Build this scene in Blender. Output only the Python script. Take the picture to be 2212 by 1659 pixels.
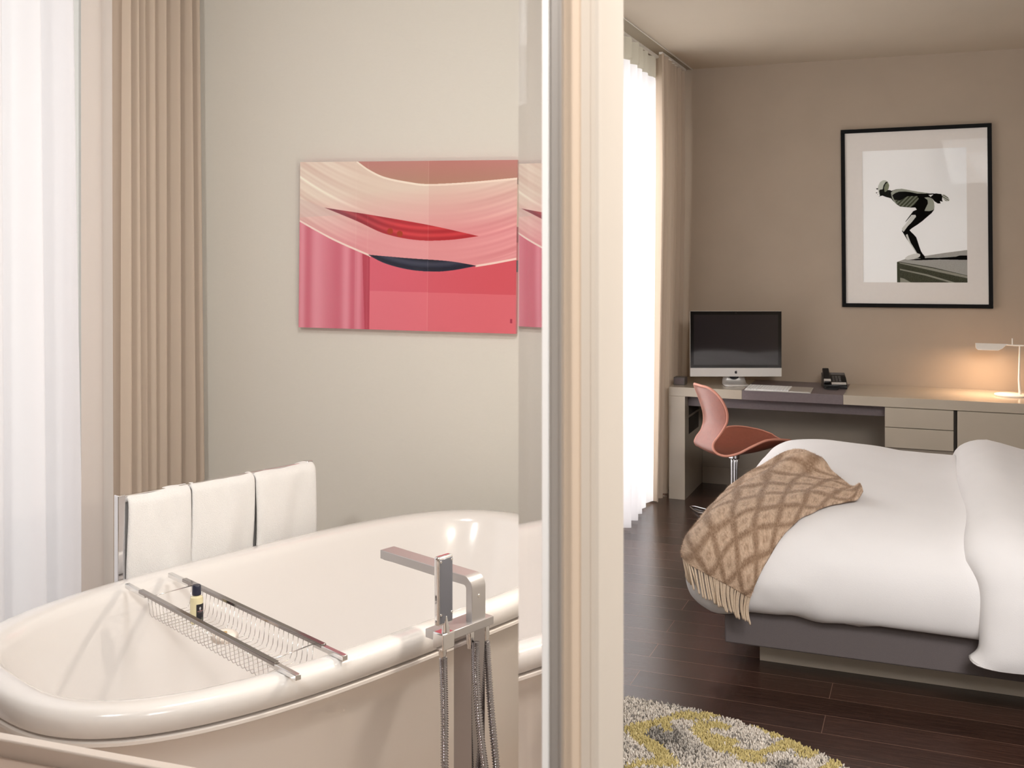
import bpy, bmesh, math, random
import numpy as np
from mathutils import Vector, Matrix
from mathutils.bvhtree import BVHTree

for o in list(bpy.data.objects):
    bpy.data.objects.remove(o, do_unlink=True)
S = bpy.context.scene
PI = math.pi
rnd = random.Random(7)

# ------------------------------------------------------------------ camera, world, lights, exposure
EYE = 1.667
YAW = math.radians(21.534)
cam_d = bpy.data.cameras.new('camera')
cam = bpy.data.objects.new('camera', cam_d)
S.collection.objects.link(cam)
cam.location = (0, 0, EYE)
cam.rotation_euler = (PI / 2, 0, YAW)
cam_d.sensor_width = 36.0
cam_d.lens = 36.0 * 2291 / 2212
cam_d.shift_y = -(829.5 - 540) / 2212
cam_d.clip_start = 0.02
cam_d.dof.use_dof = True
cam_d.dof.focus_distance = 3.6
cam_d.dof.aperture_fstop = 12.0
S.camera = cam

W = bpy.data.worlds.new('sky')
S.world = W
W.use_nodes = True
W.node_tree.nodes['Background'].inputs[0].default_value = (1.0, 0.99, 0.985, 1)
W.node_tree.nodes['Background'].inputs[1].default_value = 0.6

S.view_settings.view_transform = 'Standard'
S.view_settings.look = 'None'
S.view_settings.gamma = 1.0
S.view_settings.use_curve_mapping = False
S.view_settings.exposure = 0.68


def area(name, loc, target, sx, sy, power, col=(1, 1, 1)):
    d = bpy.data.lights.new(name, 'AREA')
    d.shape = 'RECTANGLE'
    d.size, d.size_y = sx, sy
    d.energy = power
    d.color = col
    o = bpy.data.objects.new(name, d)
    S.collection.objects.link(o)
    o.location = loc
    o.rotation_euler = (Vector(target) - Vector(loc)).to_track_quat('-Z', 'Y').to_euler()
    return o


def spot(name, loc, target, power, ang, col, r=0.03, blend=0.6):
    d = bpy.data.lights.new(name, 'SPOT')
    d.energy = power
    d.spot_size = math.radians(ang)
    d.spot_blend = blend
    d.shadow_soft_size = r
    d.color = col
    o = bpy.data.objects.new(name, d)
    S.collection.objects.link(o)
    o.location = loc
    o.rotation_euler = (Vector(target) - Vector(loc)).to_track_quat('-Z', 'Y').to_euler()
    return o


WARM = (1.0, 0.88, 0.77)
# daylight standing outside the two windows
area('daylight_bedroom', (-2.35, 6.0, 1.4), (0, 5.8, 1.0), 3.0, 2.6, 85, (1, 0.985, 0.97))
area('daylight_bathroom', (-3.35, 2.35, 1.6), (-1.5, 2.6, 1.0), 1.9, 2.8, 9, (0.99, 0.98, 1.0))
# unseen fill lights added under the ceiling, without fixtures
area('fill_light_bathroom', (-1.0, 1.9, 2.90), (-1.6, 2.9, 0.9), 0.5, 0.5, 15, (1.0, 0.985, 0.975))
area('fill_light_hall', (0.9, -0.2, 2.93), (-0.4, 1.2, 0.9), 1.2, 1.2, 48, (1.0, 0.985, 0.975))
area('fill_light_bedroom', (0.9, 1.7, 2.93), (0.1, 4.6, 0.3), 1.6, 1.2, 88, (1.0, 0.985, 0.975))
area('fill_light_washstand', (-1.25, 0.10, 2.92), (-1.3, 1.25, 0.85), 0.3, 0.3, 26, (1.0, 0.96, 0.93))  # added to brighten the counter's raised edge

# ------------------------------------------------------------------ helpers
def lin(c):
    r = []
    for v in c[:3]:
        v = v / 255.0
        r.append(v / 12.92 if v <= 0.04045 else ((v + 0.055) / 1.055) ** 2.4)
    return (r[0], r[1], r[2], 1.0)


def nodemat(name):
    m = bpy.data.materials.new(name)
    m.use_nodes = True
    nt = m.node_tree
    b = nt.nodes['Principled BSDF']
    return m, nt, b


def mat(name, col, rough=0.5, metal=0.0, noise=0.0, nscale=20.0, bump=0.0, bscale=200.0, coat=0.0, spec=0.5,
        stretch=(1, 1, 1), sheen=0.0, attr=None, sub=0.0):
    """plain procedural material: base colour with a soft noise variation and an optional bump"""
    m, nt, b = nodemat(name)
    N, L = nt.nodes, nt.links
    b.inputs['Roughness'].default_value = rough
    b.inputs['Metallic'].default_value = metal
    b.inputs['Coat Weight'].default_value = coat
    b.inputs['Coat Roughness'].default_value = 0.06
    b.inputs['Specular IOR Level'].default_value = spec
    b.inputs['Sheen Weight'].default_value = sheen
    if sub:
        b.inputs['Subsurface Weight'].default_value = sub
        b.inputs['Subsurface Radius'].default_value = (0.02, 0.015, 0.01)
    c = lin(col)
    b.inputs['Base Color'].default_value = c
    tc = N.new('ShaderNodeTexCoord')
    mp = N.new('ShaderNodeMapping')
    mp.inputs['Scale'].default_value = stretch
    L.new(tc.outputs['Object'], mp.inputs['Vector'])
    if attr:
        at = N.new('ShaderNodeAttribute')
        at.attribute_name = attr
        L.new(at.outputs['Color'], b.inputs['Base Color'])
    elif noise > 0:
        nz = N.new('ShaderNodeTexNoise')
        nz.inputs['Scale'].default_value = nscale
        nz.inputs['Detail'].default_value = 5
        L.new(mp.outputs[0], nz.inputs['Vector'])
        rp = N.new('ShaderNodeValToRGB')
        rp.color_ramp.elements[0].position = 0.3
        rp.color_ramp.elements[1].position = 0.7
        rp.color_ramp.elements[0].color = tuple(x * (1 - noise) for x in c[:3]) + (1,)
        rp.color_ramp.elements[1].color = tuple(min(1, x * (1 + noise)) for x in c[:3]) + (1,)
        L.new(nz.outputs['Fac'], rp.inputs[0])
        L.new(rp.outputs[0], b.inputs['Base Color'])
    if bump > 0:
        n2 = N.new('ShaderNodeTexNoise')
        n2.inputs['Scale'].default_value = bscale
        n2.inputs['Detail'].default_value = 3
        L.new(mp.outputs[0], n2.inputs['Vector'])
        bp = N.new('ShaderNodeBump')
        bp.inputs['Strength'].default_value = bump
        bp.inputs['Distance'].default_value = 0.002
        L.new(n2.outputs['Fac'], bp.inputs['Height'])
        L.new(bp.outputs[0], b.inputs['Normal'])
    return m


def cloth(name, col, transl, transp=0.0, wscale=900.0):
    """curtain cloth: diffuse + translucent, sheers also a little see-through"""
    m = bpy.data.materials.new(name)
    m.use_nodes = True
    N, L = m.node_tree.nodes, m.node_tree.links
    N.clear()
    out = N.new('ShaderNodeOutputMaterial')
    df = N.new('ShaderNodeBsdfDiffuse')
    tr = N.new('ShaderNodeBsdfTranslucent')
    mx = N.new('ShaderNodeMixShader')
    tc = N.new('ShaderNodeTexCoord')
    wv = N.new('ShaderNodeTexNoise')
    wv.inputs['Scale'].default_value = wscale
    L.new(tc.outputs['Object'], wv.inputs['Vector'])
    bp = N.new('ShaderNodeBump')
    bp.inputs['Strength'].default_value = 0.12
    bp.inputs['Distance'].default_value = 0.001
    L.new(wv.outputs['Fac'], bp.inputs['Height'])
    c = lin(col)
    for n in (df, tr):
        n.inputs['Color'].default_value = c
        L.new(bp.outputs[0], n.inputs['Normal'])
    mx.inputs[0].default_value = transl
    L.new(df.outputs[0], mx.inputs[1])
    L.new(tr.outputs[0], mx.inputs[2])
    last = mx
    if transp > 0:
        tp = N.new('ShaderNodeBsdfTransparent')
        m2 = N.new('ShaderNodeMixShader')
        m2.inputs[0].default_value = transp
        L.new(mx.outputs[0], m2.inputs[1])
        L.new(tp.outputs[0], m2.inputs[2])
        last = m2
    L.new(last.outputs[0], out.inputs[0])
    return m


def panemat(name, tint=(0.985, 0.99, 0.985, 1), ior=1.2):
    m = bpy.data.materials.new(name)
    m.use_nodes = True
    N, L = m.node_tree.nodes, m.node_tree.links
    N.clear()
    out = N.new('ShaderNodeOutputMaterial')
    tp = N.new('ShaderNodeBsdfTransparent')
    tp.inputs[0].default_value = tint
    gl = N.new('ShaderNodeBsdfGlossy')
    gl.inputs['Roughness'].default_value = 0.0
    fr = N.new('ShaderNodeFresnel')
    fr.inputs[0].default_value = ior
    mx = N.new('ShaderNodeMixShader')
    L.new(fr.outputs[0], mx.inputs[0])
    L.new(tp.outputs[0], mx.inputs[1])
    L.new(gl.outputs[0], mx.inputs[2])
    L.new(mx.outputs[0], out.inputs[0])
    return m


def glassmat(name, col=(1, 1, 1, 1), ior=1.5):
    m = bpy.data.materials.new(name)
    m.use_nodes = True
    N, L = m.node_tree.nodes, m.node_tree.links
    N.clear()
    out = N.new('ShaderNodeOutputMaterial')
    g = N.new('ShaderNodeBsdfGlass')
    g.inputs['Color'].default_value = col
    g.inputs['IOR'].default_value = ior
    g.inputs['Roughness'].default_value = 0.0
    L.new(g.outputs[0], out.inputs[0])
    return m


def emit(name, col, strength):
    m = bpy.data.materials.new(name)
    m.use_nodes = True
    N, L = m.node_tree.nodes, m.node_tree.links
    N.clear()
    out = N.new('ShaderNodeOutputMaterial')
    e = N.new('ShaderNodeEmission')
    e.inputs[0].default_value = lin(col)
    e.inputs[1].default_value = strength
    L.new(e.outputs[0], out.inputs[0])
    return m


def obj(name, data, m, parent=None, world=False, smooth=None, bevel=0.0, seg=2, sub=0, solid=0.0):
    """link one mesh object; world=True means the vertices are given in world space"""
    if isinstance(data, bmesh.types.BMesh):
        me = bpy.data.meshes.new(name)
        bmesh.ops.recalc_face_normals(data, faces=data.faces)
        data.to_mesh(me)
        data.free()
    else:
        me = data
    if parent is not None and world:
        me.transform(parent.matrix_basis.inverted())
    if m is not None and not me.materials:
        me.materials.append(m)
    o = bpy.data.objects.new(name, me)
    S.collection.objects.link(o)
    if parent is not None:
        o.parent = parent
    if smooth is not None:
        me.shade_smooth()
        if smooth < 180:
            me.set_sharp_from_angle(angle=math.radians(smooth))
    if solid:
        md = o.modifiers.new('solid', 'SOLIDIFY')
        md.thickness = solid
        md.offset = 0
    if bevel:
        md = o.modifiers.new('bevel', 'BEVEL')
        md.width = bevel
        md.segments = seg
        md.limit_method = 'ANGLE'
        md.angle_limit = math.radians(40)
        me.shade_smooth()
        me.set_sharp_from_angle(angle=math.radians(35))
    if sub:
        md = o.modifiers.new('sub', 'SUBSURF')
        md.levels = sub
        md.render_levels = sub
    return o


def tag(o, label, cat, group=None):
    o['label'] = label
    o['category'] = cat
    if group:
        o['group'] = group
    return o


def struct(o):
    o['kind'] = 'structure'
    return o


def root(name, loc, label, cat, rz=0.0, group=None):
    o = bpy.data.objects.new(name, None)
    S.collection.objects.link(o)
    o.location = loc
    o.rotation_euler = (0, 0, rz)
    o.matrix_basis = Matrix.Translation(Vector(loc)) @ Matrix.Rotation(rz, 4, 'Z')
    o.empty_display_size = 0.05
    return tag(o, label, cat, group)


def bx(x0, x1, y0, y1, z0, z1, bm=None):
    bm = bm or bmesh.new()
    v = [bm.verts.new((x, y, z)) for z in (z0, z1) for y in (y0, y1) for x in (x0, x1)]
    for f in ((0, 2, 3, 1), (4, 5, 7, 6), (0, 1, 5, 4), (2, 6, 7, 3), (0, 4, 6, 2), (1, 3, 7, 5)):
        bm.faces.new([v[i] for i in f])
    return bm


def prism(poly, z0, z1, bm=None):
    bm = bm or bmesh.new()
    a = [bm.verts.new((x, y, z0)) for x, y in poly]
    b = [bm.verts.new((x, y, z1)) for x, y in poly]
    n = len(poly)
    bm.faces.new(a[::-1])
    bm.faces.new(b)
    for i in range(n):
        bm.faces.new((a[i], a[(i + 1) % n], b[(i + 1) % n], b[i]))
    return bm


def grid(pts, bm=None, closed_u=False, closed_v=False):
    """pts[i][j] -> quads"""
    bm = bm or bmesh.new()
    V = [[bm.verts.new(p) for p in row] for row in pts]
    n, m = len(V), len(V[0])
    for i in range(n if closed_u else n - 1):
        for j in range(m if closed_v else m - 1):
            q = (V[i][j], V[(i + 1) % n][j], V[(i + 1) % n][(j + 1) % m], V[i][(j + 1) % m])
            if len(set(q)) == 4:
                bm.faces.new(q)
    return bm


def tube(path, r, bm=None, n=8, caps=True, closed=False):
    """round tube through the points; r is one radius or one per point"""
    bm = bm or bmesh.new()
    P = [Vector(p) for p in path]
    k = len(P)
    rr = r if isinstance(r, (list, tuple)) else [r] * k
    prev = None
    rings = []
    for i in range(k):
        if closed:
            t = (P[(i + 1) % k] - P[i - 1]).normalized()
        else:
            t = (P[min(i + 1, k - 1)] - P[max(i - 1, 0)]).normalized()
        if prev is None:
            a = Vector((0, 0, 1)) if abs(t.z) < 0.9 else Vector((1, 0, 0))
            u = t.cross(a).normalized()
        else:
            u = (prev - t * prev.dot(t)).normalized()
        w = t.cross(u)
        prev = u
        rings.append([bm.verts.new(P[i] + (u * math.cos(2 * PI * j / n) + w * math.sin(2 * PI * j / n)) * rr[i]) for j in range(n)])
    for i in range(k if closed else k - 1):
        a, b = rings[i], rings[(i + 1) % k]
        for j in range(n):
            bm.faces.new((a[j], a[(j + 1) % n], b[(j + 1) % n], b[j]))
    if caps and not closed:
        bm.faces.new(rings[0][::-1])
        bm.faces.new(rings[-1])
    return bm


def lathe(prof, n=32, c=(0, 0), bm=None):
    """prof: list of (r, z)"""
    bm = bm or bmesh.new()
    rings = []
    for r, z in prof:
        if r < 1e-6:
            rings.append([bm.verts.new((c[0], c[1], z))])
        else:
            rings.append([bm.verts.new((c[0] + r * math.cos(2 * PI * j / n), c[1] + r * math.sin(2 * PI * j / n), z)) for j in range(n)])
    for a, b in zip(rings, rings[1:]):
        for j in range(n):
            if len(a) == 1 and len(b) == 1:
                continue
            if len(a) == 1:
                bm.faces.new((a[0], b[j], b[(j + 1) % n]))
            elif len(b) == 1:
                bm.faces.new((a[j], a[(j + 1) % n], b[0]))
            else:
                bm.faces.new((a[j], a[(j + 1) % n], b[(j + 1) % n], b[j]))
    return bm


def spline(ctrl, n, closed=False):
    """Catmull-Rom through ctrl points, n samples"""
    P = [Vector(c) for c in ctrl]
    k = len(P)
    out = []
    segs = k if closed else k - 1
    for i in range(n):
        t = i / (n if closed else n - 1) * segs
        s = min(int(t), segs - 1)
        f = t - s
        g = (lambda q: P[q % k]) if closed else (lambda q: P[max(0, min(k - 1, q))])
        a, b, c, d = g(s - 1), g(s), g(s + 1), g(s + 2)
        out.append(0.5 * ((2 * b) + (c - a) * f + (2 * a - 5 * b + 4 * c - d) * f * f + (3 * b - a - 3 * c + d) * f ** 3))
    return out


def vnoise(x, y, seed=0.0):
    """cheap smooth pseudo noise from sines"""
    return (math.sin(x * 1.7 + seed) * math.cos(y * 2.3 - seed * 1.3) + math.sin(x * 3.9 - y * 2.1 + seed * 2.1) * 0.5
            + math.cos(x * 6.1 + y * 5.3 + seed) * 0.25) / 1.75


def raster(name, w, h, nx, ny, fn, m, parent, y=0.0, attr='Col'):
    """flat printed sheet in local xz (x 0..w, z 0..h) whose dye colours come from fn(X, Y), arrays in 0..1, Y down"""
    X, Z = np.meshgrid(np.linspace(0, 1, nx + 1), np.linspace(0, 1, ny + 1))
    co = np.stack([X * w, np.full_like(X, y), (1 - Z) * h], -1).reshape(-1, 3)
    idx = np.arange((nx + 1) * (ny + 1)).reshape(ny + 1, nx + 1)
    f = np.stack([idx[1:, :-1], idx[1:, 1:], idx[:-1, 1:], idx[:-1, :-1]], -1).reshape(-1, 4)
    me = fastmesh(name, co, f)
    col = fn(X.ravel(), Z.ravel())
    setcol(me, col, attr)
    return obj(name, me, m, parent)


def fastmesh(name, co, faces):
    me = bpy.data.meshes.new(name)
    co = np.asarray(co, dtype=np.float32)
    faces = np.asarray(faces, dtype=np.int32)
    me.vertices.add(len(co))
    me.vertices.foreach_set('co', co.ravel())
    k = faces.shape[1]
    me.loops.add(faces.size)
    me.loops.foreach_set('vertex_index', faces.ravel())
    me.polygons.add(len(faces))
    me.polygons.foreach_set('loop_start', np.arange(0, faces.size, k, dtype=np.int32))
    me.polygons.foreach_set('loop_total', np.full(len(faces), k, dtype=np.int32))
    me.update(calc_edges=True)
    me.validate()
    return me


def setcol(me, col, attr='Col'):
    """col: (n,3) sRGB 0..255 per vertex"""
    c = np.clip(np.asarray(col, dtype=np.float64) / 255.0, 0, 1)
    l = np.where(c <= 0.04045, c / 12.92, ((c + 0.055) / 1.055) ** 2.4)
    a = me.color_attributes.new(attr, 'FLOAT_COLOR', 'POINT')
    a.data.foreach_set('color', np.concatenate([l, np.ones((len(l), 1))], 1).astype(np.float32).ravel())


def inpoly(X, Y, poly):
    r = np.zeros(X.shape, bool)
    n = len(poly)
    for i in range(n):
        x1, y1 = poly[i]
        x2, y2 = poly[(i + 1) % n]
        if y1 == y2:
            continue
        c = ((Y > min(y1, y2)) & (Y <= max(y1, y2)))
        r ^= c & (X < (x2 - x1) * (Y - y1) / (y2 - y1) + x1)
    return r


# ------------------------------------------------------------------ materials
M = {}
M['wall_taupe'] = mat('taupe_wall_paint', (170, 154, 137), 0.85, noise=0.03, nscale=3, bump=0.15, bscale=400)
M['wall_linen'] = mat('linen_wallcovering', (224, 220, 212), 0.85, noise=0.03, nscale=120, bump=0.35, bscale=500, stretch=(1, 1, 6))
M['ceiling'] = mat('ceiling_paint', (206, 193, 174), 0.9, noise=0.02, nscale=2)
M['jamb'] = mat('jamb_paint', (214, 202, 187), 0.6, noise=0.02, nscale=4)
M['jamb_tan'] = mat('jamb_reveal_paint', (224, 203, 180), 0.6, noise=0.02, nscale=4)
M['alu'] = mat('satin_aluminium', (205, 200, 194), 0.35, 0.6, noise=0.02, nscale=30, stretch=(1, 1, 0.02))
M['seal'] = mat('white_seal', (245, 243, 240), 0.4)
M['chrome'] = mat('polished_chrome', (236, 236, 238), 0.05, 1.0)
M['chrome_soft'] = mat('soft_chrome', (198, 196, 197), 0.34, 0.8)
M['chrome_dark'] = mat('dark_chrome', (152, 147, 146), 0.12, 1.0)
M['chrome_col'] = mat('column_chrome', (186, 182, 184), 0.06, 1.0)
M['chrome_hose'] = mat('ribbed_hose_chrome', (176, 174, 178), 0.08, 1.0)
M['chrome_satin'] = mat('satin_chrome', (225, 224, 224), 0.16, 1.0)
M['dark_gloss'] = mat('smoked_gloss_face', (128, 131, 142), 0.22, 0.5)
M['tub'] = mat('white_acrylic', (234, 230, 228), 0.16, coat=0.6, noise=0.0)
M['tub_skirt'] = mat('white_acrylic_skirt', (240, 233, 228), 0.2, coat=0.5)
M['groove'] = mat('slot_grey', (120, 116, 112), 0.5)
M['towel'] = mat('white_terry', (243, 241, 240), 0.95, noise=0.03, nscale=300, bump=0.9, bscale=420, sheen=0.4)
M['sheer'] = cloth('sheer_voile', (246, 243, 245), 0.5, 0.10)
M['sheer_head'] = cloth('sheer_heading_band', (205, 198, 182), 0.25, 0.02)
M['drape'] = cloth('beige_drape', (200, 184, 169), 0.08)
M['drape2'] = cloth('beige_drape_bedroom', (196, 179, 161), 0.06)
M['track'] = mat('white_track', (235, 230, 222), 0.4)
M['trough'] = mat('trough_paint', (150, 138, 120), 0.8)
M['lacquer'] = mat('taupe_lacquer', (186, 174, 157), 0.22, coat=0.3, noise=0.02, nscale=5)
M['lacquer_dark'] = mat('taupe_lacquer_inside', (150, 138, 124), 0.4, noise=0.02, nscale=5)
M['inlay'] = mat('plum_grey_leather', (112, 100, 101), 0.42, noise=0.06, nscale=60, bump=0.2, bscale=300)
M['gap'] = mat('dark_gap', (62, 54, 46), 0.7)
M['duvet'] = mat('white_cotton', (236, 233, 233), 0.9, noise=0.012, nscale=6, bump=0.25, bscale=350, sheen=0.15)
M['bedframe'] = mat('charcoal_upholstery', (104, 96, 96), 0.75, noise=0.06, nscale=400, bump=0.4, bscale=700)
M['plinth'] = mat('beige_plinth', (208, 196, 180), 0.4, noise=0.02, nscale=5)
M['leather'] = mat('cognac_leather', (140, 78, 61), 0.33, noise=0.07, nscale=45, bump=0.2, bscale=260, coat=0.15)
M['leather_edge'] = mat('leather_edge_piping', (198, 134, 114), 0.5)
M['silver'] = mat('anodised_silver', (214, 210, 205), 0.35, 0.35)
M['screen'] = mat('glossy_screen', (30, 27, 32), 0.05, coat=1.0, spec=0.8)
M['bezel'] = mat('black_bezel', (10, 10, 11), 0.12, coat=0.6)
M['black'] = mat('black_plastic', (20, 19, 20), 0.3)
M['grey_plastic'] = mat('grey_plastic', (96, 92, 90), 0.4)
M['keys'] = mat('white_keys', (240, 239, 237), 0.5)
M['lampwhite'] = mat('white_lamp_enamel', (244, 236, 226), 0.35)
M['frame_black'] = mat('black_wood_frame', (7, 6, 6), 0.6, noise=0.2, nscale=60, spec=0.15)
M['mat_board'] = mat('ivory_mat_board', (228, 221, 214), 0.9, noise=0.01, nscale=40)
M['print'] = mat('photo_print', (255, 255, 255), 0.9, attr='Col', spec=0.05)
M['art'] = mat('acrylic_art', (255, 255, 255), 0.25, attr='Col', coat=0.9)
M['art'].node_tree.nodes['Principled BSDF'].inputs['Coat Roughness'].default_value = 0.02
M['rug'] = mat('rug_wool', (255, 255, 255), 0.95, attr='Col')
M['rug_base'] = mat('rug_backing', (150, 140, 130), 0.95, noise=0.1, nscale=80)
M['throw'] = mat('mohair_wool', (255, 255, 255), 0.95, attr='Col', bump=0.8, bscale=300, sheen=0.12)
M['fringe'] = mat('wool_fringe', (212, 190, 166), 0.9, noise=0.08, nscale=200)
M['counter'] = mat('gloss_blush_counter', (214, 194, 182), 0.06, coat=0.9)
M['counter_white'] = mat('white_solid_surface', (252, 240, 232), 0.3)
M['pane'] = panemat('clear_pane')
M['picture_glass'] = panemat('picture_glass', (1, 1, 1, 1), 1.1)
M['bevel_glass'] = glassmat('bevelled_glass')
M['bottle'] = mat('amber_clear_bottle', (226, 216, 176), 0.12, coat=0.6)
M['navy'] = mat('navy_cap', (34, 38, 58), 0.3)
M['label'] = mat('bottle_label', (255, 255, 255), 0.5, attr='Col')
M['soap'] = mat('wrapped_soap_paper', (244, 232, 222), 0.5, bump=0.3, bscale=200)
M['soap_seal'] = mat('soap_seal', (190, 160, 110), 0.5)
M['bath_floor'] = mat('beige_stone_floor', (196, 178, 162), 0.35, noise=0.05, nscale=8)
M['rubber'] = mat('grey_rubber', (140, 136, 132), 0.6)


def floormat():
    m, nt, b = nodemat('dark_oak_boards')
    N, L = nt.nodes, nt.links
    tc = N.new('ShaderNodeTexCoord')
    br = N.new('ShaderNodeTexBrick')
    br.offset = 0.37
    br.offset_frequency = 2
    br.inputs['Scale'].default_value = 1.0
    br.inputs['Brick Width'].default_value = 1.95
    br.inputs['Row Height'].default_value = 0.1515
    br.inputs['Mortar Size'].default_value = 0.0013
    br.inputs['Mortar Smooth'].default_value = 0.1
    br.inputs['Bias'].default_value = 0.0
    br.inputs['Color1'].default_value = (0.0, 0, 0, 1)
    br.inputs['Color2'].default_value = (1.0, 1, 1, 1)
    br.inputs['Mortar'].default_value = (0.5, 0.5, 0.5, 1)
    mp0 = N.new('ShaderNodeMapping')
    mp0.inputs['Location'].default_value = (0.35, -0.0085, 0)
    L.new(tc.outputs['Object'], mp0.inputs[0])
    L.new(mp0.outputs[0], br.inputs['Vector'])
    mp = N.new('ShaderNodeMapping')
    mp.inputs['Scale'].default_value = (1.2, 26, 1)
    L.new(tc.outputs['Object'], mp.inputs[0])
    nz = N.new('ShaderNodeTexNoise')
    nz.inputs['Scale'].default_value = 5
    nz.inputs['Detail'].default_value = 8
    nz.inputs['Roughness'].default_value = 0.7
    L.new(mp.outputs[0], nz.inputs['Vector'])
    nz2 = N.new('ShaderNodeTexNoise')
    nz2.inputs['Scale'].default_value = 2.2
    L.new(tc.outputs['Object'], nz2.inputs['Vector'])
    ad = N.new('ShaderNodeMath'); ad.operation = 'MULTIPLY_ADD'
    L.new(br.outputs['Color'], ad.inputs[0])
    ad.inputs[1].default_value = 0.28
    L.new(nz.outputs['Fac'], ad.inputs[2])
    rp = N.new('ShaderNodeValToRGB')
    rp.color_ramp.elements[0].position = 0.35
    rp.color_ramp.elements[0].color = lin((24, 15, 12))
    rp.color_ramp.elements[1].position = 0.95
    rp.color_ramp.elements[1].color = lin((88, 62, 52))
    L.new(ad.outputs[0], rp.inputs[0])
    mx = N.new('ShaderNodeMix'); mx.data_type = 'RGBA'
    L.new(br.outputs['Fac'], mx.inputs[0])
    L.new(rp.outputs[0], mx.inputs[6])
    mx.inputs[7].default_value = lin((118, 92, 80))
    L.new(mx.outputs[2], b.inputs['Base Color'])
    r2 = N.new('ShaderNodeMapRange')
    L.new(nz.outputs['Fac'], r2.inputs[0])
    r2.inputs[3].default_value = 0.12
    r2.inputs[4].default_value = 0.27
    L.new(r2.outputs[0], b.inputs['Roughness'])
    bp = N.new('ShaderNodeBump')
    bp.inputs['Strength'].default_value = 0.25
    bp.inputs['Distance'].default_value = 0.002
    L.new(nz.outputs['Fac'], bp.inputs['Height'])
    L.new(bp.outputs[0], b.inputs['Normal'])
    return m


M['floor'] = floormat()

# ------------------------------------------------------------------ the setting
CEIL = 2.975
BACK = 7.62
TH = 0.35                                   # the bathtub stands turned 20 degrees
TC = Vector((-1.54, 2.55, 0))
BF = 0.12                                   # raised bathroom floor
WA = math.radians(7.4)
WT = Vector((math.cos(WA), math.sin(WA), 0))   # along the bathroom back wall
WN = Vector((-math.sin(WA), math.cos(WA), 0))  # its outward normal
W0 = Vector((-1.850, 3.624, 0))


def quadwall(name, p0, p1, thick, z0, z1, m, side=1):
    p0, p1 = Vector(p0).to_3d(), Vector(p1).to_3d()
    d = (p1 - p0).normalized()
    n = Vector((-d.y, d.x, 0)) * thick * side
    return struct(obj(name, prism([p0.xy, p1.xy, (p1 + n).xy, (p0 + n).xy], z0, z1), m))


struct(obj('floor', bx(-2.6, 3.6, -1.6, BACK + 0.1, -0.1, 0.0), M['floor']))
struct(obj('wall_back', bx(-2.0, 3.6, BACK, BACK + 0.12, 0, CEIL + 0.15), M['wall_taupe']))
struct(obj('wall_right', bx(3.5, 3.62, -1.7, BACK, 0, CEIL), M['wall_taupe']))
struct(obj('wall_front', bx(-2.6, 3.62, -1.72, -1.6, 0, CEIL), M['wall_taupe']))
struct(obj('wall_hall_left', bx(-2.72, -2.6, -1.72, 1.25, 0, CEIL), M['wall_taupe']))
# ceiling with the recess for the curtain track
struct(obj('ceiling', bx(-2.6, 3.6, -1.6, 1.05, CEIL, CEIL + 0.12, bx(-1.60, 3.6, 1.05, BACK, CEIL, CEIL + 0.12)), M['ceiling']))
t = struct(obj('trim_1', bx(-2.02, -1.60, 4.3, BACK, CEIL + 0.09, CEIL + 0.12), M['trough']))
t = struct(obj('trim_2', bx(-1.606, -1.60, 4.3, BACK, CEIL - 0.006, CEIL + 0.09), M['track']))
# bedroom window wall
wb = struct(obj('wall_left', bx(-2.02, -1.88, 4.3, 5.0, 0, CEIL + 0.12, bx(-2.02, -1.88, 7.35, BACK, 0, CEIL + 0.12)), M['wall_taupe']))
wr = struct(obj('window_1', bx(-2.0, -1.93, 5.0, 7.35, 0.0, 0.06, bx(-2.0, -1.93, 5.0, 7.35, 2.92, CEIL + 0.12,
            bx(-2.0, -1.93, 5.0, 5.06, 0.06, 2.92, bx(-2.0, -1.93, 6.15, 6.21, 0.06, 2.92, bx(-2.0, -1.93, 7.29, 7.35, 0.06, 2.92))))), M['alu']))
obj('glass_pane', bx(-1.97, -1.962, 5.06, 7.29, 0.06, 2.92), M['pane'], wr)

# bathroom shell
e0 = W0 - WT * 1.25
e1 = W0 + WT * 0.80
quadwall('wall_bathroom_back', e0, e1, 0.12, 0, CEIL, M['wall_linen'])
CB = W0 - WT * 0.915                          # where the drapery meets the back wall
c0 = CB - WT * 0.30
struct(obj('floor_bathroom', prism([(-3.2, 1.0), (-0.30, 1.0), (-1.045, 3.72), tuple(e0.xy), (-3.2, 3.45)], 0.005, BF), M['bath_floor']))
struct(obj('ceiling_bathroom', prism([(-3.2, 0.99), (-0.30, 0.99), (-1.045, 3.72), tuple((e0 + WN * 0.05).xy), (-3.2, 3.45)], CEIL - 0.02, CEIL + 0.1), M['ceiling']))
struct(obj('wall_partition', prism([(-0.3145, 1.073), (-0.301, 1.073), (-1.066, 3.80), (-1.112, 3.80)], 0, CEIL), M['wall_linen']))
w2 = struct(obj('window_2', bx(0, 0, 0, 0, 0, 0), M['alu']))
bpy.data.objects.remove(w2)
wd = (-WN)
wo = -WT


def curtain_pt(m_, off, z):
    p = CB + wd * m_ + wo * off
    return Vector((p.x, p.y, z))


def frame_bar(bm, m0, m1, o0, o1, z0, z1):
    P = [curtain_pt(m0, o0, 0), curtain_pt(m1, o0, 0), curtain_pt(m1, o1, 0), curtain_pt(m0, o1, 0)]
    return prism([p.xy for p in P], z0, z1, bm)


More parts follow.
